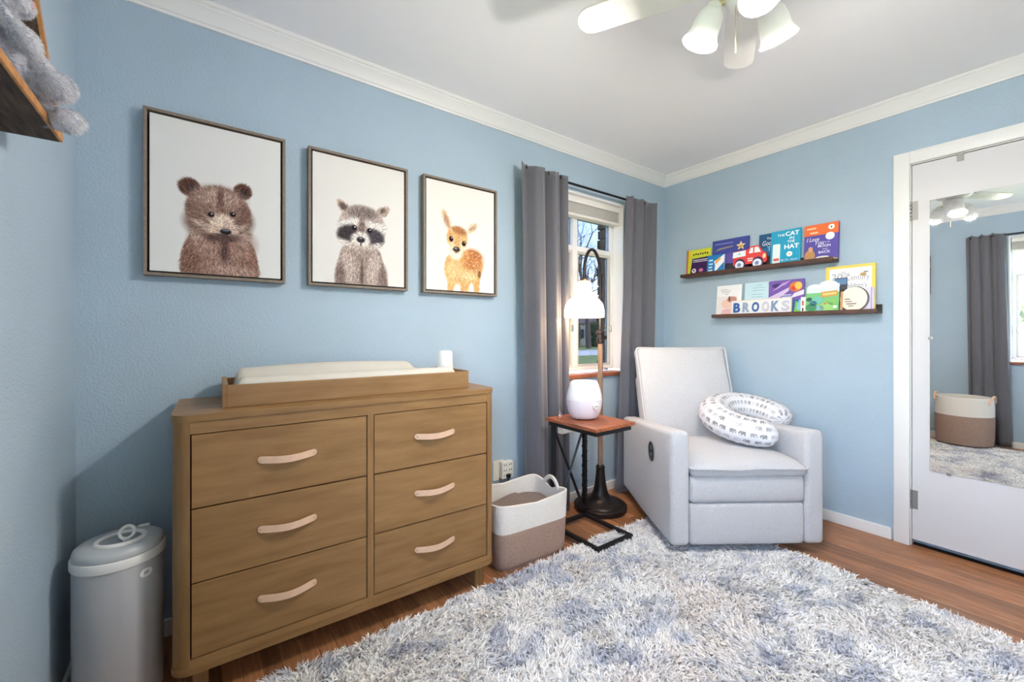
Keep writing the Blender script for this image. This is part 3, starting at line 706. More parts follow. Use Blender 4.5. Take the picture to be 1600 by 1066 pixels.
link('pointer', box((-.010,-.002,.0138), (.010,.002,.0155)), mat('print_grey', (120,118,124), .6), dl)
link('name_mark', box((-.012,-.0022,0), (.012,.0022,.002), .0008), MATS['print_grey'], hu, onhum(.135,.0965), (dn+Vector((0,0,.4))).to_track_quat('Z','Y').to_euler())
bd = thing('glass_bud', 'tiny clear glass droplet beside the humidifier', 'glass drop', (1.628, 1.755, .6515))
link('drop', MB().lathe([(0,0),(.014,0),(.016,.012),(.012,.03),(.005,.045),(.0015,.055),(0,.056)], 24).mesh(True, 80), glassy('clear_glass', .72, rough=.05), bd)

# ================================================================== rope storage basket on the floor
M_rw = mat('white_rope', (232,226,218), .9, var=.06, vscale=160, bump=.5, bscale=420)
M_rt = mat('tan_rope', (188,160,144), .9, col2=(140,112,100), vscale=260, bump=.5, bscale=420)
def ropewall(fn, z0, z1, pitch, n, inner=.007):
    """coiled-rope wall: fn(theta, z) -> (x, y); ridged outside, ridged inside"""
    rows = max(1, round((z1-z0)/pitch)); ph = (z1-z0)/rows; v = []; f = []; prof = []
    for r_ in range(rows):
        for k in range(3):
            a = math.pi*(k+.5)/3; prof.append((z0+ph*(r_+(k+.5)/3), .0028*math.sin(a)))
    prof = [(z0,0)]+prof+[(z1,0)]
    full = [(z, o) for z, o in prof]+[(z, -inner-o) for z, o in prof[::-1]]
    for z, o in full:
        for j in range(n):
            th = 2*math.pi*j/n; x, y, nx_, ny_ = fn(th, z); v.append((x+nx_*o, y+ny_*o, z))
    k = len(full)
    for i in range(k):
        for j in range(n): f.append((i*n+j, i*n+(j+1)%n, ((i+1)%k)*n+(j+1)%n, ((i+1)%k)*n+j))
    return v, f
def rrfn(hw, hd, rad, flare):
    def fn(th, z):
        c, s = math.cos(th), math.sin(th); k = 1+flare*z; p = 8.0
        q = (abs(c)**p+abs(s)**p)**(-1/p); x, y = c*q*hw, s*q*hd
        lo_ = 1-max(0, (.03-z)/.03)**2*.06
        nx_, ny_ = abs(c)**(p-1)*(1 if c > 0 else -1)/hw, abs(s)**(p-1)*(1 if s > 0 else -1)/hd; m = math.hypot(nx_, ny_)
        return x*k*lo_, y*k*lo_, nx_/m, ny_/m
    return fn
bk = thing('storage_basket', 'rectangular white and tan rope basket on the floor beside the dresser', 'basket', (1.338, 1.755, .001), (0,0,R(-3)))
fn = rrfn(.205, .150, .05, .22); BH = .30
def sag(p):                                             # rim rises at the corners, dips at the ends
    x, y, z = p; k = max(0, (z-.2)/.1); ex = max(0, abs(x)-.15)/.07
    return (x, y, z+k*(.018*min(1, abs(x*y)/.03)-.020*ex*math.exp(-(y/.05)**2)))
v, f = ropewall(fn, .0, .178, .0085, 96); link('lower_wall', MB().add([sag(p) for p in v], f).mesh(True, 60), M_rt, bk)
v, f = ropewall(fn, .178, BH, .0085, 96); link('upper_wall', MB().add([sag(p) for p in v], f).mesh(True, 60), M_rw, bk)
link('bottom', MB().prism([fn(2*math.pi*j/48, .01)[:2] for j in range(48)], .0, .012).mesh(), M_rt, bk)
for s in (-1, 1):
    hp = [(s*(.212+.004*math.sin(t)), -.065+.13*k/14, BH-.012+.055*math.sin(math.pi*k/14)**.6) for k, t in ((k, k/14*math.pi) for k in range(15))]
    link('handle', MB().tube(hp, .0075, 8).tube([(x+s*.001, y*.9, z-.011) for x, y, z in hp], .006, 8).mesh(True), M_rw, bk)
bt = thing('blanket', 'taupe knitted blanket folded inside the rectangular rope basket', 'blanket', (1.338, 1.755, .02), (0,0,R(-3)))
link('fold', rbox(.375, .262, .215, .05, 14, 4, lambda q: np.array([q[0], q[1], q[2]+(.018*math.sin(q[0]*17)+.014*math.sin(q[1]*26+q[0]*9))*(q[2]/.215)])), mat('taupe_knit', (128,112,104), .95, var=.2, vscale=160, bump=.8, bscale=300), bt)
link('upper_fold', rbox(.22, .20, .04, .019, 10, 4, lambda q: np.array([q[0]-.05, q[1]+.01, q[2]+.188+.012*math.sin(q[0]*20)])), MATS['taupe_knit'], bt)

# ================================================================== tall round hamper (seen in the mirror)
hp_ = thing('laundry_hamper', 'tall round white and tan rope hamper reflected in the mirror', 'basket', (-.045, .70, .045))
cf = lambda th, z: (math.cos(th)*(.205-.03*(z/.48-.5)**2), math.sin(th)*(.205-.03*(z/.48-.5)**2), math.cos(th), math.sin(th))
v, f = ropewall(cf, 0, .28, .012, 56); link('lower_wall', MB().add(v, f).mesh(True, 60), M_rt, hp_)
v, f = ropewall(cf, .28, .46, .012, 56); link('upper_wall', MB().add(v, f).mesh(True, 60), M_rw, hp_)
link('bottom', MB().prism(circ(0,0,.19,n=40), 0, .012).mesh(), M_rt, hp_)
for a0 in (R(100), R(280)):
    pts = []
    for k in range(17):
        t = k/16; a = a0+(t-.5)*.75; pts.append((math.cos(a)*.208, math.sin(a)*.208, .41+.07*math.sin(math.pi*t)**.7))
    link('handle', MB().tube(pts, .009, 8).mesh(True), M_leather, hp_)

# ================================================================== white boucle recliner
M_bou = mat('white_boucle', (199,199,203), .95, var=.05, vscale=110, bump=.9, bscale=230, sheen=.25)
CH = (1.90, 1.23, 0); CRZ = math.atan2(-.566, .8228)
ch = thing('armchair', 'white boucle recliner armchair standing in the corner', 'armchair', CH, (0,0,CRZ))
Z0 = .055
def arm_fn(q):
    t = (q[1]+.41)/.82; top = .640-.085*t
    z = Z0+q[2]/.585*(top-Z0); y = q[1]+.41
    if q[2] > .3: q[0] *= 1.0
    z += .05*max(0, t-.6)*(1-q[2]/.585)           # underside rises towards the rear
    return np.array([q[0]+.002*math.sin(9*q[1]), y, z])
arm = rbox(.10, .82, .585, .026, 10, 5, arm_fn)
link('arm', arm, M_bou, ch, (.051,0,0)); link('arm', arm, M_bou, ch, (.749,0,0))
lean = R(19)
def back_fn(q):
    w_ = 1-.02*(q[2]/.66); x = q[0]*w_; tk = q[1]
    cz = q[2]/.66; puff = .020*(1-(2*q[0]/.62)**2)*math.sin(math.pi*min(1, max(0, cz)))
    if tk < 0: tk -= puff
    co = max(0, abs(2*q[0]/.62)-.88)/.12*max(0, cz-.9)/.1      # pinched corner ears
    x += math.copysign(.010*co, q[0]); zz_ = q[2]+.010*co
    y = tk; return np.array([x, y*math.cos(lean)+zz_*math.sin(lean), zz_*math.cos(lean)-y*math.sin(lean)])
bk_ = link('back_cushion', rbox(.62, .11, .655, .040, 14, 5, back_fn), M_bou, ch, (.392,.608,.41))
pp = []
for x, z in rrect(.60, .64, .03, 4, -.30, .004): pp.append((x, z))
def bpt(x, z, y=-.042):
    co = max(0, abs(2*x/.62)-.86)/.12*max(0, z/.66-.88)/.1; x += math.copysign(.012*min(1, co), x); z += .010*min(1, co)
    return (x, y*math.cos(lean)+z*math.sin(lean), z*math.cos(lean)-y*math.sin(lean))
def dens(poly, k=4):
    o = []
    for i in range(len(poly)):
        a, c = poly[i], poly[(i+1) % len(poly)]; o += [(a[0]+(c[0]-a[0])*j/k, a[1]+(c[1]-a[1])*j/k) for j in range(k)]
    return o
link('piping', MB().tube([bpt(x*1.018, z) for x, z in dens(pp)], .0065, 8, closed=True).mesh(True), M_bou, bk_)
link('rear_shell', rbox(.60, .06, .50, .028, 6, 4, lambda q: np.array([q[0], q[1]*math.cos(lean)+q[2]*math.sin(lean), q[2]*math.cos(lean)-q[1]*math.sin(lean)])), M_bou, ch, (.40,.690,.36))
def seat_fn(q):
    ex = 1-(2*q[0]/.594)**4; ey = 1-(2*q[1]/.58)**4; t = q[2]/.062
    z = q[2]+(t*.030-(1-t)*.004)*ex*ey
    y = q[1]
    if y < -.24: z += .004*math.sin(q[0]*21)*t-(t*.006)
    return np.array([q[0], y, z])
sc_ = link('seat_cushion', rbox(.594, .58, .066, .030, 16, 5, seat_fn), M_bou, ch, (.400,.268,.408))
link('piping', MB().tube([(x, y-.268-.027, .046+.003*math.sin(x*19)) for x, y in dens(rrect(.606,.58,.035,5,-.303,.0), 5)], .0065, 8, closed=True).mesh(True), M_bou, sc_)
link('front_band', rbox(.592, .10, .142, .022, 10, 4, lambda q: np.array([q[0], q[1]-.008*math.sin(math.pi*q[2]/.142)*(q[1] < 0), q[2]])), M_bou, ch, (.400,.052,.272))
link('footrest', rbox(.592, .10, .214, .020, 10, 4, lambda q: np.array([q[0], q[1]-.007*math.sin(math.pi*q[2]/.214)*(q[1] < 0), q[2]])), M_bou, ch, (.400,.054,.056))
link('inner_body', box((.10,.10,.10), (.70,.74,.41)), M_bou, ch)
link('swivel_base', MB().lathe([(0,.0),(.21,.0),(.21,.04),(.10,.055),(.10,.11),(0,.11)], 40, .40, .40).mesh(True), M_black, ch)
M_ctl = mat('control_black', (36,44,46), .35)
cpn = link('control_panel', MB().prism([(y, z) for y, z in circ(0,0,.036,.052,28)], -.003, .006, 'x').mesh(True), M_ctl, ch, (-.0005,.262,.468))
link('control_rim', MB().tube([(-.003, y, z) for y, z in circ(0,0,.038,.054,28)], .0035, 6, closed=True).mesh(True), mat('rim_grey', (70,76,80), .4), cpn)
for k in (-1, 1): link('button', MB().tube([(-.003,0,k*.02),(-.0065,0,k*.02)], .011, 16).mesh(True), mat('button_grey', (90,96,100), .4), cpn)

# ================================================================== horseshoe nursing pillow with elephant print
def eleph(x, y):
    """elephant silhouette in a unit cell (-.5...5)"""
    e = lambda cx, cy, rx, ry: ((x-cx)/rx)**2+((y-cy)/ry)**2 < 1
    m = e(-.06,.06,.27,.22) | e(.2,.1,.16,.18) | ((np.abs(x+.22) < .075) & (y < .05) & (y > -.33)) | ((np.abs(x-.08) < .075) & (y < .05) & (y > -.33))
    m |= (np.abs(x-.36-.03*np.cos(y*9)) < .045) & (y < .12) & (y > -.26)
    return m & ~(((x-.12)**2+(y-.08)**2 < .015) & ((x-.12)**2+(y-.08)**2 > .010))
ns, nt_ = 420, 230; PR, PT = .185, .092; p0, p1 = R(-12), R(280)
U = np.linspace(0, 1, ns); Tt = np.linspace(0, 2*math.pi, nt_, endpoint=False)
Ug, Tg = np.meshgrid(U, Tt, indexing='ij'); PH = p0+(p1-p0)*Ug
arcl = (p1-p0)*PR; edge = np.minimum(Ug, 1-Ug)*arcl
rad = PT*np.sqrt(np.clip(1-np.clip(1-edge/.08, 0, 1)**2.2, 0, 1))*(.86+.14*np.sin(math.pi*Ug))
rad = np.maximum(rad, .0008)
X = np.cos(PH)*(PR+rad*1.06*np.cos(Tg)); Y = np.sin(PH)*(PR+rad*1.06*np.cos(Tg)); Z = rad*.92*np.sin(Tg)
Z -= .02*np.exp(-((PH-R(270))/.6)**2)*0
pv = np.stack([X, Y, Z], -1).reshape(-1, 3)
idx = np.arange(ns*nt_).reshape(ns, nt_); nx_ = np.roll(idx, -1, 1)
pf = np.stack([idx[:-1], idx[1:], nx_[1:], nx_[:-1]], -1).reshape(-1, 4)
me = pyd(pv.tolist(), pf.tolist()+[idx[0].tolist(), idx[-1].tolist()[::-1]], True)
cell = .035; rowh = .050; sx = Ug*arcl; ty = (np.abs(((Tg+math.pi/2) % (2*math.pi))-math.pi))*PT    # mirrored about the seam
row = np.floor(ty/rowh); gx = sx+row*.5*cell; col = np.floor(gx/cell)
fx = gx/cell-col-.5; fy = ty/rowh-row-.5
hsh = np.sin(col*12.99+row*78.2)*43758.5; hsh -= np.floor(hsh); flip = np.where((col.astype(int)+row.astype(int)) % 2 == 0, 1, -1)
mk = eleph(fx*flip*1.08, -fy*1.08*1.0)
tone = np.where(hsh < .3, 140, np.where(hsh < .62, 164, np.where(hsh < .82, 186, 206)))
rgb = np.where(mk[...,None], np.stack([tone, tone, tone+6], -1), np.array([222,222,227]))/255.
rgb = np.where(rgb <= .04045, rgb/12.92, ((rgb+.055)/1.055)**2.4)
at = me.color_attributes.new('tone', 'FLOAT_COLOR', 'POINT'); at.data.foreach_set('color', np.concatenate([rgb.reshape(-1,3), np.ones((ns*nt_,1))], 1).astype(np.float32).ravel())
ca, cb = .630, .365; ux, uy = .8228, -.566
pil = thing('nursing_pillow', 'white horseshoe nursing pillow with grey elephant print on the armchair', 'pillow', (CH[0]+ca*ux+cb*-uy, CH[1]+ca*uy+cb*ux, .628), (R(14), 0, CRZ))
po = link('cover', me, vcol('elephant_cotton', .85, .1, 80), pil)
sp_ = [(math.cos(p)*(PR+PT*.98*(.86+.14*math.sin(math.pi*(p-p0)/(p1-p0)))*1.06), math.sin(p)*(PR+PT*.98*(.86+.14*math.sin(math.pi*(p-p0)/(p1-p0)))*1.06), 0) for p in np.linspace(p0+.25, p1-.25, 60)]
link('seam', MB().tube(sp_, .0022, 6).mesh(True), mat('seam_white', (226,226,232), .8), pil)

# ================================================================== shag rug
rc = np.array([(-.05,1.545),(2.50,1.575),(2.28,-.80),(-.12,-.80)])
rug = link('shag_rug', MB().prism([tuple(p) for p in rc], .0008, .012).mesh(), mat('rug_backing', (176,176,184), .95))
tag(rug, 'thick cream and blue-grey shag rug covering the wooden floor', 'rug')
sp = .0195; gu = int(2.52/sp); gv = int(2.36/sp); a, c = np.meshgrid(np.arange(gu), np.arange(gv), indexing='ij')
uu = ((a+.5+rng.uniform(-.5,.5,a.shape))/gu).ravel(); vv = ((c+.5+rng.uniform(-.5,.5,a.shape))/gv).ravel()
tp = (rc[0]*(1-uu)[:,None]+rc[1]*uu[:,None])*(1-vv)[:,None]+(rc[3]*(1-uu)[:,None]+rc[2]*uu[:,None])*vv[:,None]
# hide tufts crushed under the chair base and table are kept; colour patches per tuft
x_, y_ = tp[:,0]+10, tp[:,1]+10
q = .34*vnoise(x_+.3*y_, y_*1.3-.2*x_, .16, 1)+.42*vnoise(x_, y_*1.3, .075, 2)+.24*vnoise(x_, y_, .034, 3)
g = np.clip((q-.49)/.22, 0, 1)
cre, gry, wrm = np.array(lin((246,243,240))), np.array(lin((200,202,212))), np.array(lin((240,232,227)))
tc = cre*(1-g)[:,None]+gry*g[:,None]; wv = np.clip((vnoise(x_, y_, .3, 6)-.6)/.2, 0, 1)[:,None]*(1-g)[:,None]*.6; tc = tc*(1-wv)+wrm*wv
NB = 13; nT = len(tp)
leanv = np.stack([vnoise(x_, y_, .12, 8)-.5, vnoise(x_, y_, .12, 9)-.5], 1)*1.3
P = np.repeat(np.concatenate([tp, np.full((nT,1), .010)], 1), NB, 0); P[:,:2] += rng.normal(size=(nT*NB,2))*.004
an = rng.uniform(0, 2*math.pi, nT*NB); sp2 = np.sqrt(rng.random(nT*NB))
dirh = np.stack([np.cos(an), np.sin(an)], 1)*sp2[:,None]*.75+np.repeat(leanv, NB, 0)
N = np.concatenate([dirh*.55, np.ones((nT*NB,1))], 1); N /= np.linalg.norm(N, axis=1)[:,None]
Ln = rng.uniform(.026, .040, nT*NB)
bend = np.concatenate([dirh*.022, -np.abs(rng.normal(size=(nT*NB,1)))*.005-.003], 1)
# pile pressed flat where furniture stands on it
def inchair(p): 
    d = p[:,:2]-np.array(CH[:2]); aa = d@np.array([.8228,-.566]); bb = d@np.array([.566,.8228]); return (aa > -.01) & (aa < .81) & (bb > .0) & (bb < .85)
pr_ = inchair(P); Ln = np.where(pr_, Ln*.45, Ln); N[pr_] = N[pr_]*.5+np.array([0,0,.2]); 
cols = np.repeat(tc, NB, 0)*(1+rng.normal(size=(nT*NB,1))*.06); cols = np.clip(cols, 0, .95)
pile = link('pile', blades(P, N, Ln, .0062, cols, bend, 4), vcol('rug_yarn', .95), rug); pile['kind'] = 'stuff'

# ================================================================== diaper pail
M_pail = mat('pail_grey', (176,176,180), .38, coat=.1); M_plid = mat('pail_lid_grey', (190,194,198), .35)
pa = thing('diaper_pail', 'grey cylindrical diaper pail with white lid ring beside the dresser', 'pail', (-.209, 1.768, .0008)); pa.scale = (.855,.855,.855)
link('body', MB().lathe([(0,0),(.112,0),(.118,.006),(.122,.02),(.1235,.30),(.1235,.515),(.121,.52)], 72).mesh(True, 40), M_pail, pa)
link('lid_rim', MB().lathe([(.1215,.516),(.1275,.518),(.129,.522),(.129,.546),(.127,.55),(.122,.551),(.119,.5495)], 72).mesh(True, 40), M_white, pa)
ld_ = link('lid', MB().lathe([(.1185,.5495),(.123,.553),(.124,.562),(.121,.573),(.112,.580),(.095,.583),(.0,.583)], 72).mesh(True, 40), M_plid, pa)
rg = circ(0,0,.066,.060,40)
link('slide_rim', MB().tube([(x+.004, y-.012, .585) for x, y in rg], .0085, 10, closed=True).mesh(True), M_white, ld_)
link('slide_door', MB().prism([(x*.9+.004, y*.9-.012) for x, y in rg], .5832, .5850).mesh(), mat('pail_slide', (150,154,158), .4), ld_)
fw = Vector((.1,-.995,0))
link('pull_ring', MB().tube([(x+.022, .55*z-.022, .609+z*.82) for x, z in circ(0,0,.020,.022,28)], .0055, 8, closed=True).box((.012,-.045,.586),(.032,-.030,.596),.002).mesh(True), M_white, ld_)
link('lock_tab', rbox(.034,.014,.010,.0045,3,3,lambda q: q+np.array([.06,.075,.583])), M_white, ld_)
a_ = R(-50)
bdg = link('badge', MB().lathe([(0,0),(.0155,0),(.0155,.0018),(.014,.0028),(0,.0030)], 28).mesh(True, 40), M_white, pa, (.1236*math.cos(a_), .1236*math.sin(a_), .478), (R(90),0,a_+R(90)))
for v in bdg.data.vertices: v.co.x *= 1.35
link('badge_mark', MB().tube([(x*.004-.004, z*.004, .0032) for x, z in circ(0,0,1,1,12)], .0008, 5, closed=True).tube([(.0025,-.003,.0032),(.0025,.006,.0032)], .0008, 5).tube([(.006,-.003,.0032),(.006,.006,.0032)], .0008, 5).mesh(), mat('print_dark', (70,70,76), .6), bdg)

# ================================================================== wall outlet with adaptor
ou = thing('outlet_adaptor', 'cream six-socket plug adaptor on a wall outlet plate above the basket', 'outlet', (1.415, D-.001, .27))
link('wall_plate', box((-.055,-.005,.0), (.02,0,.118), .002), M_offwhite, ou)
ad = link('adaptor', box((-.012,-.036,.012), (.070,-.005,.112), .005), M_offwhite, ou)
M_slot = mat('socket_slot', (60,54,48), .7)
for i in range(2):
    for j in range(3):
        for dx in (-.007, .007): link('socket_slot', box((.010+i*.038+dx-.002,-.0366,.024+j*.031), (.010+i*.038+dx+.002,-.0355,.036+j*.031)), M_slot, ad)
link('plug', box((.016,-.052,.018), (.040,-.036,.040), .003), M_black, ou)
link('plug_cord', MB().tube([(.028,-.045,.02),(.030,-.045,-.02),(.045,-.04,-.06),(.06,-.03,-.12),(.07,-.025,-.24)], .0028, 6).mesh(True), M_black, ou)

# ================================================================== rustic box shelf on the left wall with a plush toy
M_rus = mat('weathered_plank', (98,80,66), .85, col2=(44,34,30), vscale=7, stretch=(14,1.5,14), bump=.5, bscale=60)
M_hon = mat('honey_edge', (206,150,92), .6, col2=(168,112,62), vscale=14, stretch=(3,3,3))
sf = thing('box_shelf', 'rustic wooden box shelf fixed high on the left wall', 'shelf', (XL, 0, 1.569))
SX, SY0, SY1, SH = .095, .985, 1.373, .40
link('bottom_board', box((.001,SY0,0), (SX-.006,SY1,.018), .001), M_rus, sf)
link('bottom_edge', box((SX-.006,SY0,0), (SX,SY1,.018), .002), M_hon, sf)
for y in (SY0, SY1-.016):
    sd = link('side_board', MB().prism([(.001,.018),(SX-.008,.018),(SX-.056,SH),(.001,SH)], y, y+.016, 'y').mesh(), M_rus, sf)
    link('side_edge', MB().prism([(SX-.0078,.018),(SX-.0008,.018),(SX-.048,SH),(SX-.055,SH)], y, y+.016, 'y').mesh(), M_hon, sd)
    link('screw', MB().tube([(.035,y-.001,.30),(.035,y-.003,.30)], .005, 12).mesh(True), M_white, sd)
link('top_board', box((.001,SY0,SH), (SX-.045,SY1,SH+.016), .001), M_rus, sf)
def ellipsoid(mb, c, r, rot=None, n=20, m=14):
    v = []; f = []; M_ = Euler(rot).to_matrix() if rot else Matrix.Identity(3)
    for i in range(m+1):
        a = math.pi*i/m
        for j in range(n):
            q = 2*math.pi*j/n; p = M_ @ Vector((r[0]*math.sin(a)*math.cos(q), r[1]*math.sin(a)*math.sin(q), r[2]*math.cos(a))); v.append(p+Vector(c))
    for i in range(m):
        for j in range(n): f.append((i*n+j, (i+1)*n+j, (i+1)*n+(j+1)%n, i*n+(j+1)%n))
    mb.add(v, f)
def blob(parts, vox=.005):
    mb = MB()
    for p in parts: ellipsoid(mb, *p)
    o = link('tmp', pyd(mb.v, mb.f)); md = o.modifiers.new('r', 'REMESH'); md.mode = 'VOXEL'; md.voxel_size = vox
    m2 = o.modifiers.new('s', 'SMOOTH'); m2.iterations = 4; m2.factor = .5
    me = bpy.data.meshes.new_from_object(o.evaluated_get(bpy.context.evaluated_depsgraph_get())); bpy.data.objects.remove(o)
    me.polygons.foreach_set('use_smooth', [True]*len(me.polygons)); return me
def fur_on(me, n, L, W_, colfn, drop, seed):
    r = np.random.default_rng(seed); me.calc_loop_triangles(); nt2 = len(me.loop_triangles)
    tv = np.zeros(nt2*3, np.int32); me.loop_triangles.foreach_get('vertices', tv); tv = tv.reshape(-1,3)
    co = np.zeros(len(me.vertices)*3, np.float32); me.vertices.foreach_get('co', co); co = co.reshape(-1,3)
    A, B, C2 = co[tv[:,0]], co[tv[:,1]], co[tv[:,2]]; nn = np.cross(B-A, C2-A); ar = np.linalg.norm(nn, axis=1); nn /= ar[:,None]+1e-12
    k = r.choice(nt2, n, p=ar/ar.sum()); a = r.random((n,1)); b_ = r.random((n,1)); fl2 = (a+b_) > 1; a = np.where(fl2, 1-a, a); b_ = np.where(fl2, 1-b_, b_)
    P = A[k]+(B-A)[k]*a+(C2-A)[k]*b_; N = nn[k]+r.normal(size=(n,3))*.35+np.array(drop); N /= np.linalg.norm(N, axis=1)[:,None]
    return blades(P, N, r.uniform(L*.6, L*1.2, n), W_, colfn(P, r), np.array(drop)*L*.8+r.normal(size=(n,3))*L*.15, seed+1)
pt = thing('plush_toy', 'fluffy grey plush toy sitting on the rustic shelf with dangling feet', 'plush toy', (-.285, 1.20, 1.588))
# local coordinates relative to the toy's seat
body = blob([((-.030,-.004,.072),(.036,.050,.072)), ((-.030,-.010,.185),(.036,.052,.050)), ((.000,-.010,.172),(.022,.028,.020)),
             ((-.006,.046,.120),(.016,.017,.042),(0,-.62,0)), ((.022,.046,.084),(.018,.018,.030),(0,-.5,0)), ((-.006,-.052,.120),(.016,.017,.042),(0,-.62,0)), ((.022,-.056,.084),(.018,.018,.030),(0,-.5,0)),
             ((.010,.028,.036),(.056,.026,.027),(0,.05,-.55)), ((.050,.006,.038),(.028,.027,.027)),
             ((.018,.088,.008),(.052,.024,.022),(0,.20,-.6)), ((.056,.062,-.006),(.026,.025,.022)),
             ((-.04,.05,.245),(.013,.026,.046)), ((-.04,-.06,.245),(.013,.026,.046))], .004)
M_plush = mat('plush_base', (226,227,234), .95)
pb = link('body', body, M_plush, pt)
def pcol(P, r):
    n = vnoise(P[:,0]*1+P[:,2]*.5+5, P[:,1]+P[:,2]*.4+5, .009, 21); base_ = np.array(lin((236,237,244))); dk = np.array(lin((160,162,176)))
    g = np.clip((n-.62)/.2, 0, 1)[:,None]*.75; return np.clip((base_*(1-g)+dk*g)*(1+r.normal(size=(len(P),1))*.12), 0, .9)
fu = link('fur', fur_on(body, 42000, .0060, .0010, pcol, (.35,.0,-.45), 31), vcol('plush_fur', .95), pb); fu['kind'] = 'stuff'
for s in (-1, 1): link('eye', MB().lathe([(0,0),(.005,0),(.005,.003),(0,.005)], 12).mesh(True), M_black, pt, (.008,s*.024-.01,.200), (0,R(90),0))
link('nose', MB().lathe([(0,0),(.007,0),(.006,.004),(0,.006)], 12).mesh(True), mat('pink_nose', (214,150,150), .6), pt, (.020,-.010,.176), (0,R(90),0))

# ================================================================== two picture ledges with books on the right wall
M_wal = mat('walnut_ledge', (94,62,50), .5, col2=(62,40,34), vscale=10, stretch=(1.5,9,9))
M_back = mat('ledge_black', (34,28,28), .6)
def ledge(label, yl, ln, z):
    l_ = thing('picture_ledge', label, 'shelf', (XR, yl, z), (0,0,R(-90)))
    link('board', box((0,-.098,0), (ln,-.010,.013), .001), M_wal, l_)
    link('front_lip', box((0,-.104,0), (ln,-.0982,.024), .001), M_wal, l_)
    link('back_rail', box((0,-.0098,0), (ln,-.0005,.052), .001), M_back, l_)
    return z+.0138
ZU = ledge('upper dark wooden picture ledge holding bright books', 1.832, .972, 1.562)
ZL = ledge('lower dark wooden picture ledge holding pale books and a name board', 1.585, .925, 1.247)
M_pages = mat('paper', (236,232,222), .8)
def cmat(c, rough=.45): return mat('ink_%02x%02x%02x' % tuple(c), c, rough)
def standing(name, label, cat, yl, wd, ht, t, off, z, lean, cover, pages=True, spine=None):
    """a book / board leaning back on a ledge; local x = left to right, y = into wall"""
    th = R(lean); o = thing(name, label, cat, (XR-.0105-off-ht*math.sin(th), yl, z), (-th,0,R(-90)))
    if pages and t > .007:
        link('front_cover', box((0,-t,0), (wd,-t+.0025,ht), .0004), cmat(cover), o); link('back_cover', box((0,-.0025,0), (wd,0,ht), .0004), cmat(cover), o)
        link('spine', box((0,-t+.0026,0), (.0025,-.0026,ht)), cmat(spine or cover), o); link('pages', box((.0027,-t+.0026,.003), (wd-.003,-.0026,ht-.003)), M_pages, o)
    else: link('board', box((0,-t,0), (wd,0,ht), .001), cmat(cover), o)
    o['_t'] = t; return o
def dec(o, name, poly, c, lay=1): return link(name, flat(poly, -o['_t']-.0004*lay, .0005), cmat(c), o)
def rect(x0, z0, x1, z1): return [(x0,z0),(x1,z0),(x1,z1),(x0,z1)]
def word(o, s, x, z, wd, ht, c, lay=3, shear=0, bold=.012, name='lettering'):
    return link(name, textmesh(s, wd, ht, .0005, shear, bold), cmat(c), o, (x, -o['_t']-.0004*lay, z))
def lines(o, spec, c, lay=3):
    b_ = MB()
    for x0, z, x1, h in spec: b_.box((x0,-o['_t']-.0004*lay-.0003,z), (x1,-o['_t']-.0004*lay,z+h))
    return link('small_print', b_.mesh(), cmat(c), o)
# upper ledge
b1 = standing('book', 'purple and lime picture book with an orange spine at the ledge end', 'book', 1.815, .188, .198, .020, 0, ZU, 5, (206,214,60), spine=(214,104,44))
dec(b1,'spine_edge',rect(0,0,.012,.198),(214,104,44)); dec(b1,'cover_panel',[(.03,.0),(.188,.0),(.188,.135),(.045,.128)],(58,30,84)); dec(b1,'title_band',[(.04,.150),(.10,.158),(.15,.152),(.182,.166),(.182,.186),(.03,.182)],(226,220,70),2)
lines(b1, [(.05+.018*i,.152+.003*(i%2),.062+.018*i,.014) for i in range(7)], (64,84,30), 3); lines(b1, [(.052,.112,.178,.006),(.052,.100,.165,.005)], (222,214,230), 3); dec(b1,'flower',circ(.062,.035,.017),(240,236,236),2); dec(b1,'flower_centre',circ(.062,.037,.007),(58,30,84),3); dec(b1,'flower',circ(.118,.035,.017,.013),(214,120,160),2)
b2 = standing('book', 'tall dark blue night-sky picture book with a golden star', 'book', 1.619, .258, .238, .012, 0, ZU, 4, (62,72,150))
dec(b2,'cover_glow',[(.03,0),(.258,0),(.258,.12),(.15,.14),(.03,.11)],(104,88,168)); dec(b2,'meadow',[(0,0),(.258,0),(.258,.05),(0,.07)],(54,54,70),2)
star = [(.205+ (.034 if k%2==0 else .015)*math.cos(R(90+36*k)), .175+(.034 if k%2==0 else .015)*math.sin(R(90+36*k))) for k in range(10)]
dec(b2,'star',star,(238,224,170),2); dec(b2,'star_face',circ(.205,.170,.015,.012),(206,164,80),3); dec(b2,'shooting_trail',[(.02,.16),(.15,.178),(.15,.186),(.05,.178)],(150,140,120),2); lines(b2,[(.02,.206,.15,.005)],(150,160,210))
b3 = standing('book', 'small bright blue paperback with a white rocket streak in front', 'book', 1.634, .124, .128, .016, .036, ZU, 8, (30,124,190), spine=(210,120,90))
dec(b3,'streak',[(.058,.0),(.124,.07),(.124,.128),(.10,.11),(.05,.082),(.06,.05)],(238,240,242)); dec(b3,'picture',[(.062,.055),(.10,.095),(.09,.108),(.062,.085)],(232,170,90),2); dec(b3,'corner',[(.078,.005),(.118,.005),(.118,.045)],(40,140,200),2); lines(b3,[(.012,.085,.042,.012),(.014,.058,.044,.011),(.014,.034,.04,.011),(.012,.012,.042,.010)],(196,228,244))
tk = thing('truck_board', 'flat red toy truck cut-out with white wheels on the upper ledge', 'toy truck', (XR-.073, 1.447, ZU), (R(-6),0,R(-90))); tk['_t'] = .012
link('truck_body', MB().prism([(.004,.030),(.004,.075),(.002,.125),(.10,.132),(.115,.150),(.168,.150),(.195,.105),(.215,.095),(.222,.045),(.215,.030)], -.012, 0, 'y').mesh(True, 30), cmat((222,66,62)), tk)
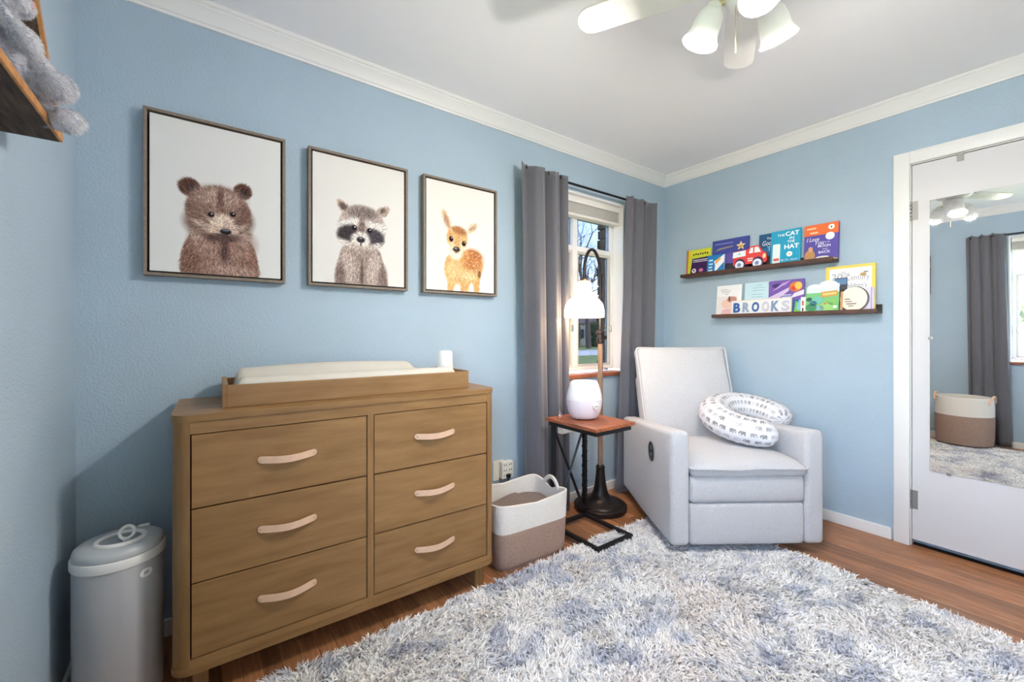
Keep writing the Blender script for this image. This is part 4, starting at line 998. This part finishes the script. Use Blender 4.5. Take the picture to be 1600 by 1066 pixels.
dec(tk,'cargo_panel',[(.0,.082),(.086,.088),(.086,.128),(.002,.122)],(226,238,244)); dec(tk,'window',[(.106,.102),(.134,.102),(.134,.140),(.118,.140)],(236,240,246)); dec(tk,'window',[(.142,.102),(.184,.102),(.166,.140),(.142,.140)],(236,240,246)); dec(tk,'headlight',circ(.205,.072,.010,.016),(246,222,170)); dec(tk,'cargo_mark',circ(.045,.106,.006),(120,190,160),2)
lines(tk,[(.10,.062,.135,.008),(.102,.048,.134,.008)],(240,220,216),2)
for x in (.050,.165):
    link('wheel_arch', MB().prism(circ(x,.034,.036,.038,24), -.0128, -.0004, 'y').mesh(), cmat((58,50,96)), tk); link('wheel', MB().prism(circ(x,.0285,.028,.028,28), -.020, -.0130, 'y').mesh(), cmat((232,236,246)), tk)
    link('hub', MB().prism(circ(x,.0285,.014,.014,6), -.0215, -.0202, 'y').mesh(), cmat((120,140,190)), tk)
b4 = standing('book', 'dark teal-blue book half hidden behind the turquoise book', 'book', 1.296, .165, .226, .010, 0, ZU, 4, (30,84,130))
dec(b4,'cover_glow',[(0,.06),(.165,.09),(.165,.13),(0,.13)],(44,116,168)); dec(b4,'ground',[(0,0),(.165,0),(.165,.06),(.07,.085),(0,.05)],(74,52,48)); word(b4,'The',.048,.185,.03,.016,(226,234,240),bold=0); word(b4,'Good',.022,.146,.075,.032,(240,244,248),shear=.2,bold=0); word(b4,'T',.05,.108,.03,.030,(150,214,236),bold=0)
b5 = standing('book', 'turquoise hardback with big white capitals on the upper ledge', 'book', 1.213, .170, .226, .013, .016, ZU, 5, (24,158,196), spine=(20,110,150))
word(b5,'THE',.038,.186,.042,.016,(238,246,248)); word(b5,'CAT',.084,.184,.078,.028,(246,250,250),bold=.03); word(b5,'IN',.108,.160,.026,.017,(238,246,248)); word(b5,'THE',.096,.138,.042,.017,(238,246,248)); word(b5,'HAT',.080,.100,.082,.028,(246,250,250),bold=.03); dec(b5,'seal',circ(.110,.066,.017),(236,240,232),2); dec(b5,'seal_mark',circ(.110,.066,.005),(226,170,60),3); word(b5,'By Dr. Seuss',.062,.022,.096,.014,(226,240,244),shear=.3,bold=0)
dec(b5,'cover_panel',rrect(.044,.128,.008,4,.012,.012),(226,236,238),1); dec(b5,'cover_band',rect(.018,.030,.050,.046),(206,84,84),2)
b6 = standing('book', 'orange and violet book with a white moon at the ledge end', 'book', 1.028, .176, .228, .014, 0, ZU, 5, (86,74,160), spine=(190,90,50))
dec(b6,'orange_band',rect(0,.160,.176,.228),(232,110,50)); dec(b6,'moon',circ(.134,.146,.023),(238,240,248),2); dec(b6,'seal',circ(.140,.200,.016),(244,240,232),3); dec(b6,'seal_mark',circ(.140,.200,.004,.007),(60,110,140),4); lines(b6,[(.014,.200,.062,.010),(.03,.172,.072,.010)],(246,200,160))
word(b6,'I Love',.014,.124,.066,.024,(236,238,246),shear=.25,bold=0); word(b6,'You',.058,.100,.048,.026,(236,238,246),shear=.25,bold=0); word(b6,'to the',.110,.108,.024,.008,(226,226,240),bold=0); word(b6,'MOON',.074,.082,.064,.016,(230,232,244)); word(b6,'and',.098,.066,.024,.009,(220,222,238),bold=0); word(b6,'BACK',.078,.044,.060,.016,(230,232,244))
dec(b6,'hill',[(0,0),(.176,0),(.176,.008),(.12,.018),(0,.022)],(176,140,92),2); dec(b6,'brown_shape',circ(.032,.036,.028,.036),(190,140,84),3); dec(b6,'brown_shape',circ(.036,.076,.012,.016),(206,160,104),4); dec(b6,'pale_shape',circ(.098,.020,.034,.008),(226,222,214),3)
# lower ledge
l1 = standing('photo_card', 'white card with a pink baby photo, leftmost on the lower ledge', 'card', 1.578, .175, .220, .004, .018, ZL, 6, (236,236,238))
dec(l1,'photo',rect(.004,.004,.150,.140),(230,222,222)); dec(l1,'photo_face',circ(.075,.085,.038,.034),(232,198,182),2); dec(l1,'photo_hair',circ(.110,.115,.034,.022),(190,138,124),2); dec(l1,'photo_blanket',[(.03,.004),(.150,.004),(.150,.06),(.10,.05),(.05,.045)],(226,180,184),3); dec(l1,'photo_bow',rect(.088,.105,.098,.138),(96,66,66),4)
lines(l1,[(.03,.188,.075,.003),(.028,.176,.10,.003),(.04,.164,.09,.003),(.06,.152,.085,.003)],(150,152,170))
l2 = standing('card', 'pale aqua card with a small black heart on the lower ledge', 'card', 1.392, .185, .224, .004, 0, ZL, 4, (196,226,236))
hrt = [(.163+.011*16*math.sin(t)**3/16, .203+.011*(13*math.cos(t)-5*math.cos(2*t)-2*math.cos(3*t)-math.cos(4*t))/16) for t in [2*math.pi*k/24 for k in range(24)]]
dec(l2,'heart',hrt,(40,52,62)); lines(l2,[(.07,.200,.115,.003),(.055,.184,.13,.003),(.05,.166,.13,.003),(.045,.14,.12,.003),(.045,.122,.12,.003)],(140,176,186))
l3 = standing('book', 'violet picture book with orange flames behind the name board', 'book', 1.232, .204, .220, .012, .006, ZL, 5, (116,86,168))
dec(l3,'swirl',[(0,.05),(.06,.10),(.12,.15),(.12,.17),(.04,.13),(0,.11)],(206,190,222)); dec(l3,'swirl',circ(.055,.185,.035,.014),(60,50,110),1); dec(l3,'swirl',[(.02,.15),(.10,.19),(.13,.216),(.08,.2)],(190,150,214),2); dec(l3,'flame',circ(.158,.172,.036,.032),(222,120,60)); dec(l3,'flame',circ(.172,.178,.020,.024),(240,196,90),2); dec(l3,'flame',circ(.145,.162,.014),(210,70,50),2); dec(l3,'pale_beam',[(.13,.10),(.204,.12),(.204,.15),(.15,.13)],(220,216,232)); dec(l3,'lower_panel',rect(.0,0,.204,.09),(56,98,168),2); lines(l3,[(.085,.118,.135,.006),(.08,.104,.14,.007)],(196,210,236)); dec(l3,'green_corner',[(.15,0),(.204,0),(.19,.06),(.16,.08)],(130,200,90),3); dec(l3,'aqua_corner',[(.165,.03),(.204,.01),(.204,.07),(.18,.09)],(130,196,220),4)
sg = thing('name_board', 'pale wooden name puzzle board with blue and grey letters', 'sign', (XR-.072, 1.461, ZL), (R(-7),0,R(-90))); sg['_t'] = .010
link('board', MB().prism(rrect(.378,.103,.010,5), -.010, 0, 'y').mesh(True, 30), cmat((226,208,188)), sg)
link('panel', MB().prism(rrect(.364,.091,.008,5,.007,.006), -.0108, -.0101, 'y').mesh(), cmat((226,226,228)), sg)
for ch_, x, c in (('B',.020,(42,92,160)),('R',.082,(140,158,186)),('O',.142,(44,96,160)),('O',.204,(196,197,206)),('K',.262,(122,142,174)),('S',.322,(190,192,204))):
    link('letter', textmesh(ch_, .046, .068, .004, 0, .04), cmat(c), sg, (x, -.0108, .017))
l4 = standing('book', 'green farmyard board book with a cloud-shaped top and golden sign', 'book', 1.008, .168, .150, .020, .030, ZL, 6, (118,188,120), spine=(236,232,228))
link('cloud_top', MB().prism([(.0,.150),(.168,.150),(.166,.172)]+circ(.112,.160,.050,.030,12,10,150)+circ(.045,.152,.040,.020,10,40,180), -.018, -.002, 'y').mesh(), cmat((232,236,242)), l4)
dec(l4,'sky',rect(.004,.118,.168,.150),(214,226,236)); dec(l4,'golden_sign',[(.080,.088),(.160,.096),(.160,.128),(.078,.122)],(206,152,66),2); lines(l4,[(.09+.011*i,.100+.0008*i,.098+.011*i,.014) for i in range(6)],(238,206,140),3)
for x, z, r_, c in ((.03,.03,.03,(64,140,90)),(.06,.075,.03,(110,190,170)),(.04,.055,.02,(60,120,160)),(.11,.03,.04,(150,204,120)),(.075,.025,.02,(140,190,214)),(.135,.06,.025,(130,190,100)),(.018,.08,.016,(40,90,70)),(.10,.05,.008,(214,130,80)),(.15,.03,.01,(236,236,236))): dec(l4,'leafy_patch',circ(x,z,r_,r_*.8,14),c,1 if r_ > .015 else 2)
sb = standing('book', 'thin white and red book spine standing beside the board book', 'book', 1.036, .026, .098, .05, .004, ZL, 3, (236,230,228), pages=False); dec(sb,'red_mark',rect(.006,.045,.018,.075),(206,110,100)); dec(sb,'dark_mark',rect(.008,.01,.016,.03),(60,50,50))
l5 = standing('book', 'large white hardback with a yellow border at the ledge end', 'book', .915, .232, .272, .018, 0, ZL, 4, (238,206,92))
dec(l5,'white_panel',rect(.018,.0,.216,.255),(240,238,238)); word(l5,'The',.075,.212,.04,.022,(150,154,166),bold=0); word(l5,'20',.026,.186,.055,.040,(150,154,166),shear=.1,bold=0); word(l5,'th',.082,.196,.02,.02,(150,154,166),bold=0); word(l5,'Century',.100,.172,.106,.042,(140,144,156),bold=0); word(l5,"Children's",.085,.138,.11,.030,(130,134,146),bold=0); dec(l5,'bee',circ(.178,.212,.015,.010),(176,140,84),2); dec(l5,'bee_wing',circ(.19,.226,.012,.005),(130,134,146),2)
dk = standing('book', 'narrow dark book wedged behind the farmyard board book', 'book', .868, .060, .200, .010, .027, ZL, 4, (56,60,72)); dec(dk,'blue_patch',rect(.0,.16,.06,.195),(90,130,170)); dec(dk,'dark_patch',circ(.04,.12,.014),(30,30,36))
ds_ = thing('wooden_disc', 'round cream wooden disc with handwritten lines on the lower ledge', 'plaque', (XR-.072, .832, ZL), (R(-8),0,R(-90))); ds_['_t'] = .010
link('bark_edge', MB().prism(circ(.064,.072,.066,.072,40), -.008, 0, 'y').mesh(), cmat((96,86,84)), ds_); link('face', MB().prism(circ(.060,.072,.062,.069,40), -.010, -.0082, 'y').mesh(), cmat((240,228,208)), ds_)
dec(ds_,'stand',rect(.0,.004,.012,.118),(196,148,96)); lines(ds_,[(.02,.068,.045,.006),(.02,.054,.055,.005),(.028,.040,.075,.006),(.038,.028,.062,.005)],(110,96,86))
l7 = standing('book', 'lilac paperback standing behind the round wooden disc', 'book', .765, .080, .134, .016, .030, ZL, 4, (214,208,232)); dec(l7,'edge',rect(.068,0,.074,.134),(160,150,190))

# ================================================================== outdoors
M_grass = mat('lawn', (150,158,92), .95, col2=(112,124,66), vscale=1.2); M_road = mat('pale_road', (206,202,196), .9, var=.04)
GZ = -.52
struct('lawn', box((-60,-60,GZ-.2), (90,90,GZ)), M_grass)
struct('road', box((-60,22,GZ), (90,28.5,GZ+.02)), M_road)
M_bark = mat('bark', (92,80,74), .95, var=.25, vscale=6, bump=.5, bscale=20)
def tree(label, x, y, h, seed, depth=6, spread=.55):
    r = random.Random(seed); b_ = MB(); tw_ = MB()
    def grow(p, d, l, rad, lev):
        q = p+d*l*.5+Vector((r.uniform(-.04,.04), r.uniform(-.04,.04), 0))*l; e_ = p+d*l+Vector((r.uniform(-.06,.06), r.uniform(-.06,.06), .03))*l
        (b_ if lev > 2 else tw_).tube([p, q, e_], [rad, rad*.85, rad*.7], 6 if lev > 3 else 4, cap=False)
        if lev == 0: return
        for k in range(r.choice((2,3,3)) if lev > 1 else 3):
            a = r.uniform(0, 6.28); s = r.uniform(.35, 1)*spread*1.3
            nd = (d+Vector((math.cos(a)*s, math.sin(a)*s, r.uniform(-.15,.35)))).normalized(); grow(e_ if k < 2 else q, nd, l*r.uniform(.62,.82), rad*r.uniform(.5,.66), lev-1)
    t = thing('tree', label, 'tree', (x, y, GZ))
    grow(Vector((0,0,-.1)), Vector((0,0,1)), h*.27, h*.026, depth)
    link('trunk', b_.mesh(True), M_bark, t); link('twigs', tw_.mesh(True), M_bark, t)
tree('large bare tree spreading across the window panes behind the lamp', 20.6, 21.4, 12, 4, 7, .75)
tree('bare street tree standing beyond the road outside the window', 34, 32, 12, 8, 6, .6)
tree('slim bare tree at the left edge of the window view', 27.5, 29.5, 9, 12, 6)
tree('bare garden tree reflected in the upper part of the mirror', -13, 1.8, 9, 15, 6, .6)
M_hedge = mat('hedge_leaf', (88,92,70), .95, col2=(52,58,44), vscale=9)
def hedge(label, x, y, w_, d_, h, seed, rz=0):
    hh = thing('hedge', label, 'hedge', (x, y, GZ), (0,0,rz)); r = np.random.default_rng(seed); n = 5200
    P = r.uniform(-1, 1, (n,3)); P *= (1/np.max(np.abs(P), axis=1))[:,None]*r.uniform(.82,1.06,(n,1)); P = P*np.array([w_/2,d_/2,h/2])+np.array([0,0,h/2])
    N = r.normal(size=(n,3)); N /= np.linalg.norm(N, axis=1)[:,None]; cc = np.array(lin((104,110,78)))*r.uniform(.5,1.5,(n,1))
    link('core', rbox(w_*.94, d_*.9, h*.95, .2, 6, 3), M_hedge, hh)
    f_ = link('leaves', blades(P, N, np.full(n, .22), .10, cc, r.normal(size=(n,3))*.04, seed), vcol('leaf_%d' % seed, .9), hh); f_['kind'] = 'stuff'
hedge('dense hedge beyond the lawn, left in the window view', 33, 39, 9, 2.2, 2.7, 3, R(-40)); hedge('dense hedge beyond the lawn, right in the window view', 42.5, 33, 10, 2.2, 3.0, 4, R(-40)); hedge('green hedge beyond the white fence seen in the mirror', -9.2, 2, 8, 1.2, 2.35, 5, R(90))
hs = thing('house', 'pale neighbouring house with brown roof across the road', 'house', (40, 47, GZ), (0,0,R(-40)))
link('wall', box((-8,-4,0), (8,4,3.0)), mat('house_wall', (206,196,184), .9), hs); link('roof', MB().prism([(-4.6,2.95),(4.6,2.95),(0,5.0)], -8.5, 8.5, 'x').mesh(), mat('house_roof', (112,96,90), .9), hs)
for x in (-5,0,5): link('window', box((x-.7,-4.06,1.0), (x+.7,-3.98,2.2)), mat('house_glass', (70,80,92), .2), hs)
fc = thing('slat_fence', 'white horizontal slat fence outside the window seen in the mirror', 'fence', (-7.6, -2.5, GZ), (0,0,R(90)))
for k in range(13): link('slat', box((0,0,.06+k*.14), (8,.03,.06+k*.14+.12)), M_trim, fc)
for x in (0,2,4,6,7.92): link('post', box((x,.031,0), (x+.08,.11,1.92)), M_trim, fc)
